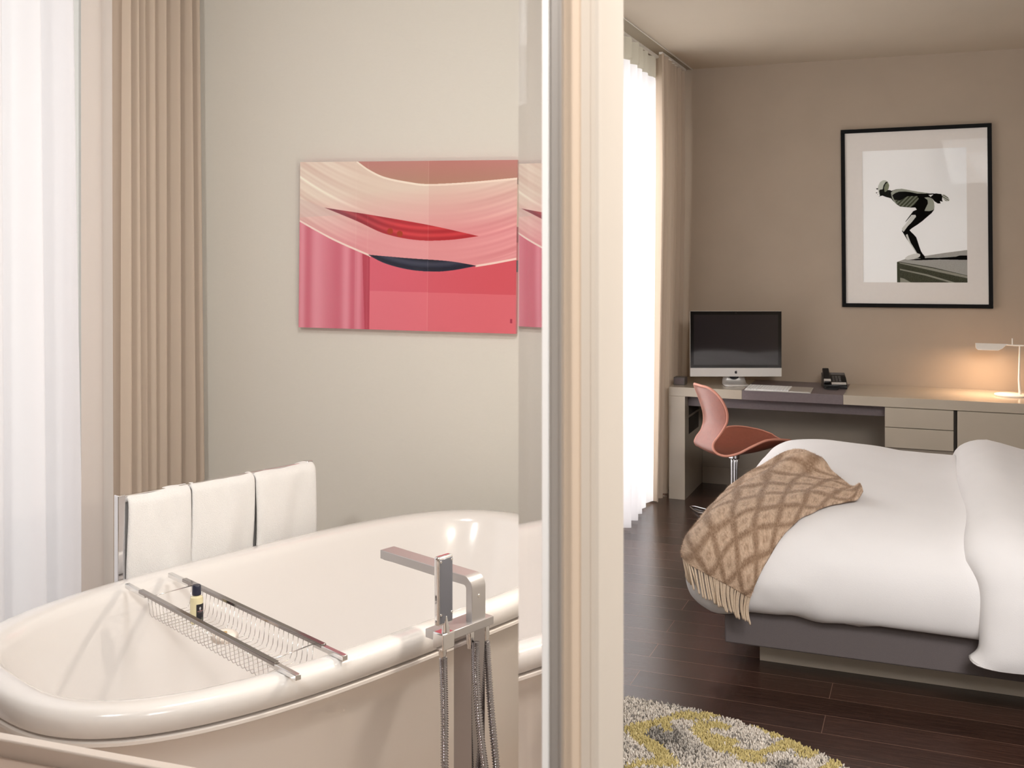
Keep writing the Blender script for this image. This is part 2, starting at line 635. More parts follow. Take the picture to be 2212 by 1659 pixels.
bm = bmesh.new()
frame_bar(bm, 0.3, 1.95, 0.24, 0.30, BF, BF + 0.07)
frame_bar(bm, 0.3, 1.95, 0.24, 0.30, 2.88, CEIL)
for mm in (0.3, 1.12, 1.89):
    frame_bar(bm, mm, mm + 0.06, 0.24, 0.30, BF + 0.07, 2.88)
w2 = struct(obj('window_2', bm, M['alu']))
bm = bmesh.new()
frame_bar(bm, 0.36, 1.89, 0.265, 0.273, BF + 0.07, 2.88)
obj('glass_pane', bm, M['pane'], w2)
bm = bmesh.new()
frame_bar(bm, -0.1, 0.3, 0.22, 0.32, BF, CEIL)
frame_bar(bm, 1.95, 2.7, 0.0, 0.32, 0, CEIL)  # unseen wall length added so the chrome reflects something dark
struct(obj('wall_window_and_dark_flag', bm, mat('dark_taupe_wall', (120, 108, 102), 0.7)))

# the wall end beside the glass: jamb, channel, seal
RX = {1120: -0.3875, 1172: -0.3612, 1186: -0.3544, 1209: -0.3427, 1213: -0.3407, 1250: -0.3223, 1275: -0.3113, 1292: -0.3028}
YJ = 0.985


def jx(k, y=YJ):
    return RX[k] * y


struct(obj('wall_end', prism([(jx(1275), YJ + 0.001), (jx(1292) - 0.004, YJ + 0.001), (jx(1292) - 0.001, YJ + 0.003), (jx(1292), YJ + 0.008), (jx(1292), 1.073), (-0.36, 1.073), (-0.36, YJ + 0.02), (jx(1275), YJ + 0.02)], 0, CEIL), M['jamb']))
struct(obj('trim_3', prism([(jx(1250), YJ + 0.003), (jx(1275) + .0005, YJ + 0.002), (jx(1275), YJ + 0.03), (jx(1250), YJ + 0.03)], 0, CEIL), M['jamb']))
struct(obj('trim_4', prism([(jx(1213), YJ + 0.005), (jx(1250), YJ + 0.005), (jx(1250), YJ + 0.03), (jx(1213), YJ + 0.03)], 0, CEIL), M['jamb_tan']))

gp = root('glass_partition', (-0.9, YJ + 0.005, 0), 'tall clear glass bathroom screen with a bevelled edge beside the wall end', 'glass screen')
PT = 0.010
BK = 0.0025
pane = obj('pane', prism([(-1.75, YJ), (jx(1120), YJ), (jx(1120) - BK, YJ + PT), (-1.75, YJ + PT)], 0.0, CEIL - 0.02), M['pane'], gp, world=True)
obj('bevelled_edge', prism([(jx(1120), YJ), (jx(1172) - 0.0004, YJ), (jx(1172) - 0.0004, YJ + 0.0005), (jx(1120) - BK, YJ + PT)], 0.0, CEIL - 0.02), M['bevel_glass'], gp, world=True)
obj('edge_seal', prism([(jx(1172), YJ - 0.004), (jx(1186), YJ - 0.004), (jx(1186), YJ + 0.012), (jx(1172), YJ + 0.012)], 0, CEIL), M['seal'], gp, world=True, bevel=0.0008)
obj('channel', prism([(jx(1186), YJ - 0.001), (jx(1209), YJ - 0.001), (jx(1209), YJ - 0.003), (jx(1213), YJ - 0.003), (jx(1213), YJ + 0.02), (jx(1186), YJ + 0.02)], 0, CEIL), M['alu'], gp, world=True)

# washstand counter behind the glass, bottom left
cn = root('washstand_counter', (-1.2, 1.2, 0), 'glossy blush washstand counter with a white raised edge in the bottom left corner', 'counter')
obj('counter_slab', bx(-1.75, -0.75, 1.03, 1.30, 0.835, 0.850), M['counter'], cn, world=True, bevel=0.002)
obj('raised_edge', bx(-1.75, -0.75, 1.300, 1.322, 0.835, 0.877), M['counter_white'], cn, world=True, bevel=0.003)
obj('cabinet_body', bx(-1.72, -0.78, 1.05, 1.29, BF, 0.835), M['counter_white'], cn, world=True, bevel=0.003)
cn.rotation_euler = (0, 0, 0.055)

# ------------------------------------------------------------------ bathtub
TA, TB, TN = 0.93, 0.475, 3.1
tub_c = Vector((TC.x, TC.y, 0))


def tub_root(name, label, cat, lx=0.0, ly=0.0, z=0.0, group=None):
    """thing placed in the tub's frame; local x points over the near rim, local y along the tub"""
    R_ = Matrix.Rotation(-TH, 3, 'Z')
    p = tub_c + R_ @ Vector((lx, ly, 0))
    return root(name, (p.x, p.y, z), label, cat, -TH, group)


def sell(t, a, b, n):
    c_, s_ = math.cos(t), math.sin(t)
    return (b * math.copysign(abs(s_) ** (2 / n), s_), a * math.copysign(abs(c_) ** (2 / n), c_))


def tub_rings(prof, nseg=120):
    rows = []
    for (wa, wb_, z, n) in prof:
        rows.append([(x, y, z) for x, y in (sell(2 * PI * j / nseg, TA - wa, TB - wb_, n) for j in range(nseg))])
    return rows


bt = tub_root('bathtub', 'large oval white freestanding bathtub', 'bathtub', z=BF)
prof = []
RZ = 0.75 - BF
for wa, z in ((0.045, RZ - 0.053), (0.004, RZ - 0.055), (0, RZ - 0.051), (0, RZ - 0.022), (0.003, RZ - 0.012), (0.010, RZ - 0.004), (0.020, RZ), (0.045, RZ - 0.001),
              (0.062, RZ - 0.004), (0.074, RZ - 0.012), (0.082, RZ - 0.03)):
    prof.append((wa, wa, z, TN))
for k, (w_, z) in enumerate(((0.092, RZ - 0.08), (0.105, RZ - 0.16), (0.125, RZ - 0.28), (0.15, RZ - 0.38), (0.19, RZ - 0.45), (0.26, RZ - 0.49), (0.36, RZ - 0.505))):
    f = (RZ - z) / 0.5
    prof.append((w_ + 0.10 * f, w_ * 0.95, z, TN - 0.5 * f))
rows = tub_rings(prof)
bm = grid(rows, closed_v=True)
bm.verts.ensure_lookup_table()
nn = len(bm.verts)
bm.faces.new([bm.verts[nn - 120 + j] for j in range(120)])
obj('basin', bm, M['tub'], bt, smooth=60)
prof = [(0.05, 0.05, RZ - 0.062, TN), (0.005, 0.005, RZ - 0.0610, TN), (0.001, 0.001, RZ - 0.063, TN), (0.001, 0.001, RZ - 0.070, TN), (0.012, 0.012, RZ - 0.078, TN), (0.03, 0.026, RZ - 0.14, TN),
        (0.07, 0.05, RZ - 0.3, TN), (0.11, 0.075, 0.08, TN), (0.115, 0.08, 0.06, TN), (0.105, 0.07, 0.055, TN), (0.105, 0.07, 0.0, TN)]
obj('skirt', grid(tub_rings(prof), closed_v=True), M['tub_skirt'], bt, smooth=50)
for k in range(2):
    zc = 0.672 - BF - k * 0.048
    bmo = bx(0.085, 0.115, 0.815 + (0.0 if k == 0 else -0.004), 0.825, zc - 0.015, zc + 0.015)
    obj('overflow_slot', bmo, M['groove'], bt, bevel=0.004)

# ------------------------------------------------------------------ bath rack with bottle and soap
rk = tub_root('bath_rack', 'chrome wire bath rack laid across the bathtub', 'bath rack', 0.05, -0.378, 0.75)
RR = [((-0.372 - 0.05, -0.407 + 0.378), (0.482 - 0.05, -0.480 + 0.378)), ((-0.371 - 0.05, -0.279 + 0.378), (0.472 - 0.05, -0.344 + 0.378))]


def rail_at(k, t, z):
    a, b = RR[k]
    return Vector((a[0] + (b[0] - a[0]) * t, a[1] + (b[1] - a[1]) * t, z))


def beam(a, b, w, z0, z1, bm=None):
    a, b = Vector(a), Vector(b)
    d = (b - a).normalized()
    n = Vector((-d.y, d.x, 0)) * w / 2
    return prism([(a - n).xy, (b - n).xy, (b + n).xy, (a + n).xy], z0, z1, bm)


for k in range(2):
    rl = obj('rail', beam(rail_at(k, 0.10, 0), rail_at(k, 0.90, 0), 0.014, 0.006, 0.0155), M['chrome_dark'], rk, bevel=0.0015)
    for ta, tb in ((0.0, 0.14), (0.86, 1.0)):
        obj('extension_foot', beam(rail_at(k, ta, 0), rail_at(k, tb, 0), 0.0135, 0.0005, 0.0125), M['chrome_satin'], rl, bevel=0.0015)
NW = 29
BZ = -0.052
for i in range(NW):
    t = 0.15 + 0.70 * i / (NW - 1)
    a, b = rail_at(0, t, 0.006), rail_at(1, t, 0.006)
    d = (b - a)
    pts = [a, a + d * 0.04 + Vector((0, 0, -0.045)), a + d * 0.09 + Vector((0, 0, BZ - 0.005)), a + d * 0.16 + Vector((0, 0, BZ - 0.006)),
           a + d * 0.84 + Vector((0, 0, BZ - 0.006)), a + d * 0.91 + Vector((0, 0, BZ - 0.005)), a + d * 0.96 + Vector((0, 0, -0.045)), b]
    obj('basket_wire', tube(pts, 0.0010, n=6), M['chrome_satin'], rk, smooth=180)
for t in (0.15, 0.85):
    obj('end_wire', tube([rail_at(0, t, 0.004), rail_at(1, t, 0.004)], 0.0014, n=6), M['chrome_satin'], rk, smooth=180)

bo = tub_root('toiletry_bottle', 'small bottle of yellow liquid with a navy cap and black label in the bath rack', 'bottle', -0.118, -0.352, 0.6995)
obj('bottle_body', lathe([(0, 0), (0.014, 0), (0.0165, 0.002), (0.0168, 0.006), (0.0168, 0.062), (0.0155, 0.068), (0.010, 0.0715), (0.0085, 0.073), (0.0085, 0.076), (0, 0.076)], 32), M['bottle'], bo, smooth=45)
obj('cap', lathe([(0, 0.0735), (0.0112, 0.0735), (0.0116, 0.075), (0.0112, 0.096), (0.0095, 0.099), (0, 0.0995)], 32), M['navy'], bo, smooth=45)


def label_mesh():
    nx, ny = 40, 70
    A = np.linspace(-0.62, 0.85, nx + 1)
    Zs = np.linspace(0.004, 0.052, ny + 1)
    co, col = [], []
    for z in Zs:
        for a in A:
            ang = -0.60 + (a + 0.62) * 0.95
            co.append((0.0171 * math.cos(ang), 0.0171 * math.sin(ang), z))
            u, v = (a + 0.62) / 1.47, (z - 0.004) / 0.048
            c = (24, 24, 32)
            if (u - 0.42) ** 2 / 0.012 + (v - 0.78) ** 2 / 0.004 < 1 and (int(u * 40) + int(v * 60)) % 3:
                c = (214, 212, 216)
            if abs(u - 0.42) < 0.03 and 0.66 < v < 0.86:
                c = (225, 224, 226)
            if 0.60 < v < 0.645 and 0.12 < u < 0.85 and int(u * 22) % 2:
                c = (206, 150, 148)
            if 0.545 < v < 0.57 and 0.2 < u < 0.78 and int(u * 30) % 2:
                c = (170, 168, 172)
            if (v < 0.17 and v > 0.14 or 0.22 < v < 0.24) and 0.5 < u < 0.9:
                c = (150, 158, 140)
            col.append(c)
    idx = np.arange((nx + 1) * (ny + 1)).reshape(ny + 1, nx + 1)
    f = np.stack([idx[:-1, :-1], idx[:-1, 1:], idx[1:, 1:], idx[1:, :-1]], -1).reshape(-1, 4)
    me = fastmesh('label', co, f)
    setcol(me, col)
    return me


obj('label', label_mesh(), M['label'], bo, smooth=180)

sp = tub_root('wrapped_soap', 'round soap wrapped in pleated white paper lying in the bath rack', 'soap', 0.045, -0.375, 0.6995)
rows = []
for r_, z in ((0.0, 0.0), (0.026, 0.0), (0.031, 0.004), (0.033, 0.010), (0.031, 0.016), (0.026, 0.020), (0.016, 0.0215), (0.008, 0.0205), (0.004, 0.019)):
    rows.append([((r_ + 0.0012 * (j % 2) * (r_ > 0.003)) * math.cos(2 * PI * j / 48), (r_ + 0.0012 * (j % 2) * (r_ > 0.003)) * math.sin(2 * PI * j / 48), z) for j in range(48)])
rows[0] = [(0.001 * math.cos(2 * PI * j / 48), 0.001 * math.sin(2 * PI * j / 48), 0) for j in range(48)]
obj('paper_wrap', grid(rows, closed_v=True), M['soap'], sp, smooth=60)
obj('seal_sticker', lathe([(0, 0.0215), (0.006, 0.0215), (0.0065, 0.0195), (0, 0.0190)], 20), M['soap_seal'], sp, smooth=40)

# ------------------------------------------------------------------ towel stand and towels behind the tub
ts = tub_root('towel_stand', 'chrome towel stand behind the bathtub', 'towel stand', -0.58, 0.06, BF)
for ly in (-0.377, 0.300):
    obj('post', bx(-0.012, 0.012, ly - 0.012, ly + 0.012, 0, 0.835), M['chrome'], ts, bevel=0.002)
    obj('foot', bx(-0.11, 0.11, ly - 0.015, ly + 0.015, 0, 0.010), M['chrome'], ts, bevel=0.002)
obj('top_bar', bx(-0.010, 0.010, -0.377, 0.312, 0.812, 0.832), M['chrome'], ts, bevel=0.002)
obj('lower_bar', bx(-0.010, 0.010, -0.365, 0.29, 0.30, 0.316), M['chrome'], ts, bevel=0.002)


def towel(y0, y1, seed, label, drop=0.40, zt=0.945, puff=0.0, face_ly=0.0):
    o = tub_root('bath_towel', label, 'towel', -0.58, (y0 + y1) / 2, zt, 'white towels on the stand')
    h = (y1 - y0) / 2
    R1 = 0.022 + puff
    rows = []
    n = 30
    prof = []
    for i in range(17):                       # front sheet, over the bar, back sheet
        f = i / 16
        prof.append((R1 + 0.010 * (1 - f), -drop * (1 - f) - R1))
    for i in range(1, 12):
        a = PI * i / 12
        prof.append((R1 * math.cos(a), -R1 + R1 * math.sin(a)))
    for i in range(17):
        f = i / 16
        prof.append((-R1 - 0.010 * f, -drop * 0.9 * f - R1))
    for i, (px_, pz) in enumerate(prof):
        row = []
        for j in range(n + 1):
            v = j / n * 2 - 1
            e = 1 - max(0, abs(v) - 0.94) / 0.06
            low = min(1, max(0, -pz) / 0.3)
            wv = 0.008 * low * math.sin(v * 3.1 + seed) + 0.004 * vnoise(v * 2, pz * 8, seed)
            hw = h * (1 + 0.035 * low * math.sin(seed * 2) - 0.02 * (1 - low))
            sgn = 1 if px_ >= 0 else -1
            rx = px_ * (0.72 + 0.28 * math.sqrt(max(0, min(1, e))))
            row.append((rx + wv * sgn, v * hw + 0.006 * low * math.sin(pz * 14 + seed), pz + 0.004 * vnoise(v * 1.5, 0, seed + 2)))
        rows.append(row)
    m = obj('towel_cloth', grid(rows), M['towel'], o, smooth=180)
    md = m.modifiers.new('solid', 'SOLIDIFY')
    md.thickness = 0.014
    md.offset = 0
    bv = m.modifiers.new('sub', 'SUBSURF')
    bv.levels = 1
    bv.render_levels = 1
    # woven border stripe near the hem
    return o


towel(-0.302, -0.098, 0.7, 'white towel at the free chrome end of the towel stand', puff=0.002)
towel(-0.096, 0.133, 1.9, 'middle white towel of three on the towel stand')
towel(0.135, 0.374, 3.2, 'white towel nearest the pink artwork on the towel stand', puff=0.004)

# ------------------------------------------------------------------ floor standing bath filler
FX, FY = 0.59, -0.067                        # column centre in the tub's frame (x over the rim, y along)
fl = tub_root('bath_filler', 'chrome floor-standing bath filler with hand shower and hoses', 'bath tap', FX, FY, BF)


def L(tx, ty, z):
    return (ty - FX, tx - FY, z - BF)


def fbox(tx0, tx1, ty0, ty1, z0, z1, bm=None):
    return bx(ty0 - FX, ty1 - FX, tx0 - FY, tx1 - FY, z0 - BF, z1 - BF, bm)


obj('column', fbox(-0.090, -0.044, 0.560, 0.618, 0.12, 0.785), M['chrome_col'], fl, bevel=0.001)
obj('floor_plate', fbox(-0.14, 0.006, 0.52, 0.66, 0.12, 0.13), M['chrome'], fl, bevel=0.002)
# spout: flat bar that turns down into the column
sec = []
inner = []
pts = [(0.30, 0.912), (0.56, 0.907)]
for i in range(9):
    a = PI / 2 * i / 8
    pts.append((0.592 + 0.028 * math.sin(a), 0.879 + 0.028 * math.cos(a)))
pts.append((0.620, 0.785))
ipts = [(0.30, 0.890), (0.56, 0.885)]
for i in range(9):
    a = PI / 2 * i / 8
    ipts.append((0.592 + 0.008 * math.sin(a), 0.877 + 0.008 * math.cos(a)))
ipts.append((0.600, 0.785))
bm = bmesh.new()
va = [[bm.verts.new(L(tx, y, z)) for (y, z) in pts] for tx in (-0.090, -0.044)]
vb = [[bm.verts.new(L(tx, y, z)) for (y, z) in ipts] for tx in (-0.090, -0.044)]
k = len(pts)
for i in range(k - 1):
    bm.faces.new((va[0][i], va[0][i + 1], va[1][i + 1], va[1][i]))
    bm.faces.new((vb[0][i], vb[1][i], vb[1][i + 1], vb[0][i + 1]))
    bm.faces.new((va[0][i], vb[0][i], vb[0][i + 1], va[0][i + 1]))
    bm.faces.new((va[1][i], va[1][i + 1], vb[1][i + 1], vb[1][i]))
bm.faces.new((va[0][0], va[1][0], vb[1][0], vb[0][0]))
bm.faces.new((va[0][-1], vb[0][-1], vb[1][-1], va[1][-1]))
so = obj('spout', bm, M['chrome_soft'], fl, bevel=0.0012, smooth=30)
obj('outlet_grille', fbox(-0.085, -0.049, 0.307, 0.36, 0.8875, 0.8905), M['black'], so)
for (ty, z) in ((0.6203, 0.86), (0.6185, 0.68)):
    bm = bmesh.new()
    ring = lathe([(0, 0.0009), (0.0035, 0.0009), (0.0042, 0), (0, 0)], 16, bm=bm)
    for v in bm.verts:
        v.co = Vector(L(-0.067 + v.co.x, ty + v.co.z, z + v.co.y))
    obj('set_screw', bm, M['alu'], fl, smooth=40)
obj('valve_block', fbox(-0.188, -0.022, 0.566, 0.626, 0.783, 0.803), M['chrome_soft'], fl, bevel=0.0015)
for tx in (-0.178, -0.088, -0.036):
    bm = bmesh.new()
    lathe([(0, 0.05), (0.0085, 0.05), (0.0095, 0.047), (0.0095, 0.012), (0.0075, 0.008), (0.007, 0), (0, 0)], 20, bm=bm)
    for v in bm.verts:
        v.co = Vector(L(tx + v.co.x, 0.612 + v.co.y, 0.742 + v.co.z))
    obj('hose_nut', bm, M['chrome'], fl, smooth=40)
obj('handset_holder', fbox(-0.196, -0.158, 0.598, 0.632, 0.768, 0.806), M['chrome'], fl, bevel=0.003)
hs = obj('hand_shower', fbox(-0.2015, -0.1545, 0.606, 0.6235, 0.822, 0.978), M['chrome'], fl, bevel=0.006, seg=4)
obj('spray_face', fbox(-0.1975, -0.1585, 0.6232, 0.6245, 0.828, 0.972), M['dark_gloss'], hs, bevel=0.0005)
for (tx, z) in ((-0.195, 0.967), (-0.161, 0.967), (-0.195, 0.848), (-0.161, 0.848)):
    bm = bmesh.new()
    lathe([(0, 0.001), (0.0026, 0.001), (0.0030, 0), (0, 0)], 14, bm=bm)
    for v in bm.verts:
        v.co = Vector(L(tx + v.co.x, 0.6245 + v.co.z, z + v.co.y))
    obj('screw_head', bm, M['chrome_satin'], hs, smooth=40)
bm = bmesh.new()
lathe([(0, 0.845), (0.003, 0.842), (0.009, 0.815), (0.010, 0.800), (0, 0.800)], 14, bm=bm)
for v in bm.verts:
    v.co = Vector(L(-0.178 + v.co.x, 0.622 + v.co.y, v.co.z))
obj('cone_nut', bm, M['chrome'], hs, smooth=30)


def hose(ctrl):
    P = [Vector(c) for c in ctrl]
    ln = sum((b - a).length for a, b in zip(P, P[1:]))
    n = int(ln / 0.0012)
    q = spline(ctrl, n)
    r = [0.0076 + 0.0020 * math.cos(2 * PI * i / 4) for i in range(n)]
    return tube(q, r, n=10)


obj('shower_hose', hose([L(-0.178, 0.614, 0.745), L(-0.178, 0.618, 0.62), L(-0.186, 0.632, 0.45), L(-0.17, 0.665, 0.30), L(-0.12, 0.70, 0.22), L(-0.06, 0.69, 0.27), L(-0.035, 0.65, 0.42), L(-0.036, 0.628, 0.6), L(-0.036, 0.614, 0.745)]), M['chrome_hose'], fl, smooth=180)
obj('supply_hose', hose([L(-0.088, 0.630, 0.76), L(-0.088, 0.631, 0.68), L(-0.080, 0.637, 0.55), L(-0.066, 0.645, 0.42), L(-0.06, 0.65, 0.30), L(-0.06, 0.64, 0.18), L(-0.06, 0.635, 0.13)]), M['chrome_hose'], fl, smooth=180)

# unseen lamp added on the partition to throw the filler's shadow onto the tub
sl = root('added_lamp', (-0.745, 2.42, 1.25), 'small round white lamp added out of view on the partition behind the wall end', 'wall light')
bm = lathe([(0, 0.0), (0.03, 0.0), (0.032, 0.012), (0.012, 0.02), (0.012, 0.03), (0, 0.03)], 24)
obj('light_body', bm, M['seal'], sl, smooth=40)
d = bpy.data.lights.new('added_lamp_bulb', 'POINT')
d.energy = 8
d.color = WARM
d.shadow_soft_size = 0.02
lo = bpy.data.objects.new('added_lamp_bulb', d)
S.collection.objects.link(lo)
lo.parent = sl
lo.location = (-0.04, -0.02, 0.07)


# ------------------------------------------------------------------ curtains
def curtain(name, fn, m0, m1, z0, z1, folds, amp, m, nx=260, nz=26, seed=0.0, top=0.5, sharp=1.0, parent=None, hem=0.0, wander=0.0, band=None):
    """fn(m, off, z) -> world point; folds run across m, deeper towards the hem"""
    rows = []
    ph = [seed + 0.5 * math.sin(seed + i * 2.3) for i in range(folds + 2)]
    for i in range(nx + 1):
        u = i / nx
        row = []
        for j in range(nz + 1):
            v = j / nz
            uu = u + wander * math.sin(u * 5 + seed) * v
            k = uu * folds
            a = amp * (top + (1 - top) * v) * (0.75 + 0.35 * math.sin(k * 0.9 + seed))
            w = math.sin(2 * PI * k + 0.8 * math.sin(k * 1.3 + seed))
            w = math.copysign(abs(w) ** sharp, w) + 0.22 * math.sin(4 * PI * k + v * 1.5 + seed)
            mm = m0 + (m1 - m0) * uu + 0.25 * amp * math.cos(2 * PI * k) * v
            row.append(fn(mm, a * w, z1 + (z0 - z1) * v + hem * v * math.sin(k * 2.0 + seed)))
        rows.append(row)
    return obj(name, grid(rows), m, parent, world=True, smooth=180)


def bath_fn(off0):
    return lambda m_, off, z: curtain_pt(m_, off0 + off, z)


sb = root('sheer_curtain', tuple(curtain_pt(1.2, 0.12, BF)), 'white sheer curtain across the bathroom window', 'curtain')
curtain('sheer_fabric', bath_fn(0.12), 0.56, 1.93, BF + 0.01, 2.93, 9, 0.062, M['sheer'], nx=420, seed=1.1, top=0.6, parent=sb)
db = root('drape', tuple(curtain_pt(0.35, 0.03, BF)), 'beige pleated drape hanging beside the pink artwork', 'curtain')
curtain('drape_fabric', bath_fn(-0.018), 0.02, 0.56, BF + 0.01, 2.93, 8, 0.056, M['drape'], nx=420, seed=0.4, top=0.8, parent=db, sharp=0.8)
curtain('leading_panel', bath_fn(0.0), 0.50, 0.72, BF + 0.01, 2.93, 1, 0.022, cloth('backlit_drape_tone', (232, 222, 214), 0.5), nx=40, seed=2.2, top=0.8, parent=db)  # backlight put into a paler, more translucent copy of the drape cloth

def bed_fn(x0, lean=0.0):
    return lambda m_, off, z: Vector((x0 + off - lean * max(0.0, 1 - z / 2.2), m_, z))


sh = root('sheer_curtain', (-1.72, 6.0, 0), 'white sheer curtain with a heading band at the bedroom window', 'curtain')
curtain('sheer_fabric', bed_fn(-1.695, 0.025), 5.0, 6.97, 0.015, 2.80, 11, 0.048, M['sheer'], nx=520, seed=2.0, top=0.45, parent=sh)
curtain('heading_band', bed_fn(-1.695), 5.0, 6.97, 2.80, 2.935, 11, 0.032, M['sheer_head'], nx=520, nz=3, seed=2.0, top=1.0, parent=sh)
dr = root('drape', (-1.68, 7.2, 0), 'beige pleated drape in the bedroom corner behind the desk', 'curtain')
curtain('drape_fabric', bed_fn(-1.662, 0.045), 6.82, 7.56, 0.01, 2.955, 6, 0.046, M['drape2'], nx=420, seed=0.9, top=0.7, parent=dr)
tr = obj('curtain_track', bx(-1.690, -1.668, 4.6, 7.0, 2.935, 2.947, bx(-1.665, -1.64, 6.86, 7.58, 2.957, 2.972)), M['track'])
tag(tr, 'white double curtain track in the bedroom ceiling recess', 'curtain track')

# ------------------------------------------------------------------ pink wall art
AW, AH, AT = 0.871, 0.643, 0.029
ax = W0 - WT * 0.447
ar = root('wall_art', (ax.x, ax.y, 1.366), 'frameless glossy panel of pink and cream waves on the bathroom wall', 'wall art', WA)
ar.rotation_euler = (0, math.radians(0.6), WA)


def cv(X, pts):
    p = np.array(pts)
    # smooth interpolation
    return np.interp(X, p[:, 0], p[:, 1])


def smooth_pts(pts, n=60):
    s = spline([(x, y, 0) for x, y in pts], n)
    return [(p.x, p.y) for p in s]


ART_A = smooth_pts([(0.27, 0.0), (0.33, 0.055), (0.406, 0.10), (0.517, 0.13), (0.605, 0.142), (0.775, 0.133), (1.0, 0.108)])
ART_BU = smooth_pts([(0.118, 0.275), (0.325, 0.315), (0.605, 0.376), (0.834, 0.440)])
ART_BL = smooth_pts([(0.118, 0.275), (0.273, 0.355), (0.406, 0.430), (0.553, 0.466), (0.70, 0.464), (0.834, 0.440)])
ART_NU = smooth_pts([(0.327, 0.555), (0.517, 0.573), (0.70, 0.587), (0.827, 0.612)])
ART_NL = smooth_pts([(0.327, 0.555), (0.406, 0.605), (0.517, 0.640), (0.627, 0.650), (0.72, 0.640), (0.827, 0.612)])
ART_C = smooth_pts([(0.0, 0.355), (0.162, 0.465), (0.327, 0.555)])
ART_C2 = smooth_pts([(0.827, 0.612), (0.90, 0.595), (1.0, 0.568)])


def artfn(X, Y):
    n = len(X)
    col = np.zeros((n, 3))
    cream = np.array([232, 212, 198.])
    pinkish = np.array([232, 158, 164.])
    # cream veil turning pink downwards
    f = np.clip((Y + 0.12 * X - 0.22) / 0.30, 0, 1)[:, None]
    col[:] = cream * (1 - f) + pinkish * f
    # streaks that follow the sweep
    s = Y + 0.70 * (X - 0.63) ** 2 - 0.16
    st = (np.sin(s * 95) * 0.5 + np.sin(s * 211 + 1.3) * 0.35 + np.sin(s * 37 + 0.5) * 0.5)
    wgt = np.clip((0.36 - X) / 0.3, 0, 1) + 0.9 * np.clip((X - 0.72) / 0.25, 0, 1) + 0.18
    col += (st * wgt * 13)[:, None] * np.array([0.6, 1.0, 0.95])
    hl = np.exp(-((s - 0.255) / 0.014) ** 2) * np.clip(1 - X * 2.0, 0, 1) + np.exp(-((s - 0.205) / 0.008) ** 2) * np.clip(1 - X * 2.4, 0, 1) + np.exp(-((s - 0.305) / 0.010) ** 2) * np.clip((X - 0.72) * 4, 0, 1) + np.exp(-((s - 0.46) / 0.006) ** 2) * np.clip((X - 0.78) * 4, 0, 1)
    col += hl[:, None] * np.array([16, 26, 24.])
    # left grey-pink wedge
    w = inpoly(X, Y, [(0, 0.22), (0.118, 0.275), (0.2, 0.32), (0.0, 0.335)])
    col[w] = col[w] * 0.5 + np.array([214, 190, 184.]) * 0.5
    # upper brown-rose wedge
    a = (X > 0.27) & (Y < cv(X, ART_A))
    g = np.clip(Y / 0.14, 0, 1)[:, None]
    col[a] = (np.array([196, 136, 130.]) * (1 - g) + np.array([184, 142, 124.]) * g)[a]
    ed = np.abs(Y - cv(X, ART_A)) < 0.006
    col[ed & (X > 0.27)] = (250, 236, 222)
    # lower rose field
    ylow = np.where(X < 0.327, cv(X, ART_C), np.where(X < 0.827, cv(X, ART_NL), cv(X, ART_C2)))
    lo_ = Y > ylow
    rose = np.array([222, 104, 124.])
    rose2 = np.array([216, 92, 106.])
    k = np.clip((X - 0.3) / 0.6, 0, 1)[:, None]
    base_c = rose * (1 - k) + rose2 * k
    col[lo_] = base_c[lo_]
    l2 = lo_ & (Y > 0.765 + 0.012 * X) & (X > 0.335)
    col[l2] = col[l2] * 0.55 + np.array([238, 138, 150.]) * 0.45  # room reflection painted in as a paler lower zone
    l3 = lo_ & (X > 0.285 + 0.03 * Y) & (X < 0.337)
    col[l3] = (188, 72, 92)
    l4 = lo_ & (X < 0.285 + 0.03 * Y)
    refl_fold = 0.5 + 0.5 * np.sin(X * 70 + 2 * np.sin(X * 23))  # reflected curtain folds painted into the lower left
    c4 = (np.array([206, 98, 120.])[None] * (1 - refl_fold[:, None]) + np.array([228, 140, 158.])[None] * refl_fold[:, None])
    col[l4] = c4[l4]
    ed = np.abs(Y - ylow) < 0.006
    ed &= (X < 0.34) | (X > 0.82)
    col[ed] = (250, 224, 216)
    # red lens
    b = (X > 0.118) & (X < 0.834) & (Y > cv(X, ART_BU)) & (Y < cv(X, ART_BL))
    q = np.clip((X - 0.12) / 0.35, 0, 1)[:, None]
    rb = np.array([140, 58, 72.]) * (1 - q) + np.array([196, 56, 66.]) * q
    rb = rb + (np.sin((Y - cv(X, ART_BL)) * 150) * 14)[:, None] * np.array([1.3, 0.8, 0.7])
    col[b] = rb[b]
    for cx, cy in ((0.475, 0.43), (0.43, 0.415)):
        sm = b & (np.hypot((X - cx) * 1.3, Y - cy) < 0.018)
        col[sm] = (170, 62, 40)
    # navy lens
    nv = (X > 0.327) & (X < 0.827) & (Y > cv(X, ART_NU)) & (Y < cv(X, ART_NL))
    cn_ = np.array([44, 50, 70.])[None] + (np.sin((Y - cv(X, ART_NL)) * 110) * 16)[:, None]
    col[nv] = cn_[nv]
    # pale seam lines of the layered sheets
    for xs in (0.27, 0.325, 0.605):
        ls = np.abs(X - xs) < 0.0018
        col[ls] = col[ls] * 0.9 + np.array([255, 235, 230.]) * 0.1
    r = X > 0.605
    col[r] = col[r] * np.array([0.985, 0.955, 0.955])  # room reflection painted in as a redder right part
    sg = (X > 0.975) & (X < 0.985) & (Y > 0.915) & (Y < 0.94)
    col[sg] = (170, 60, 84)
    return col


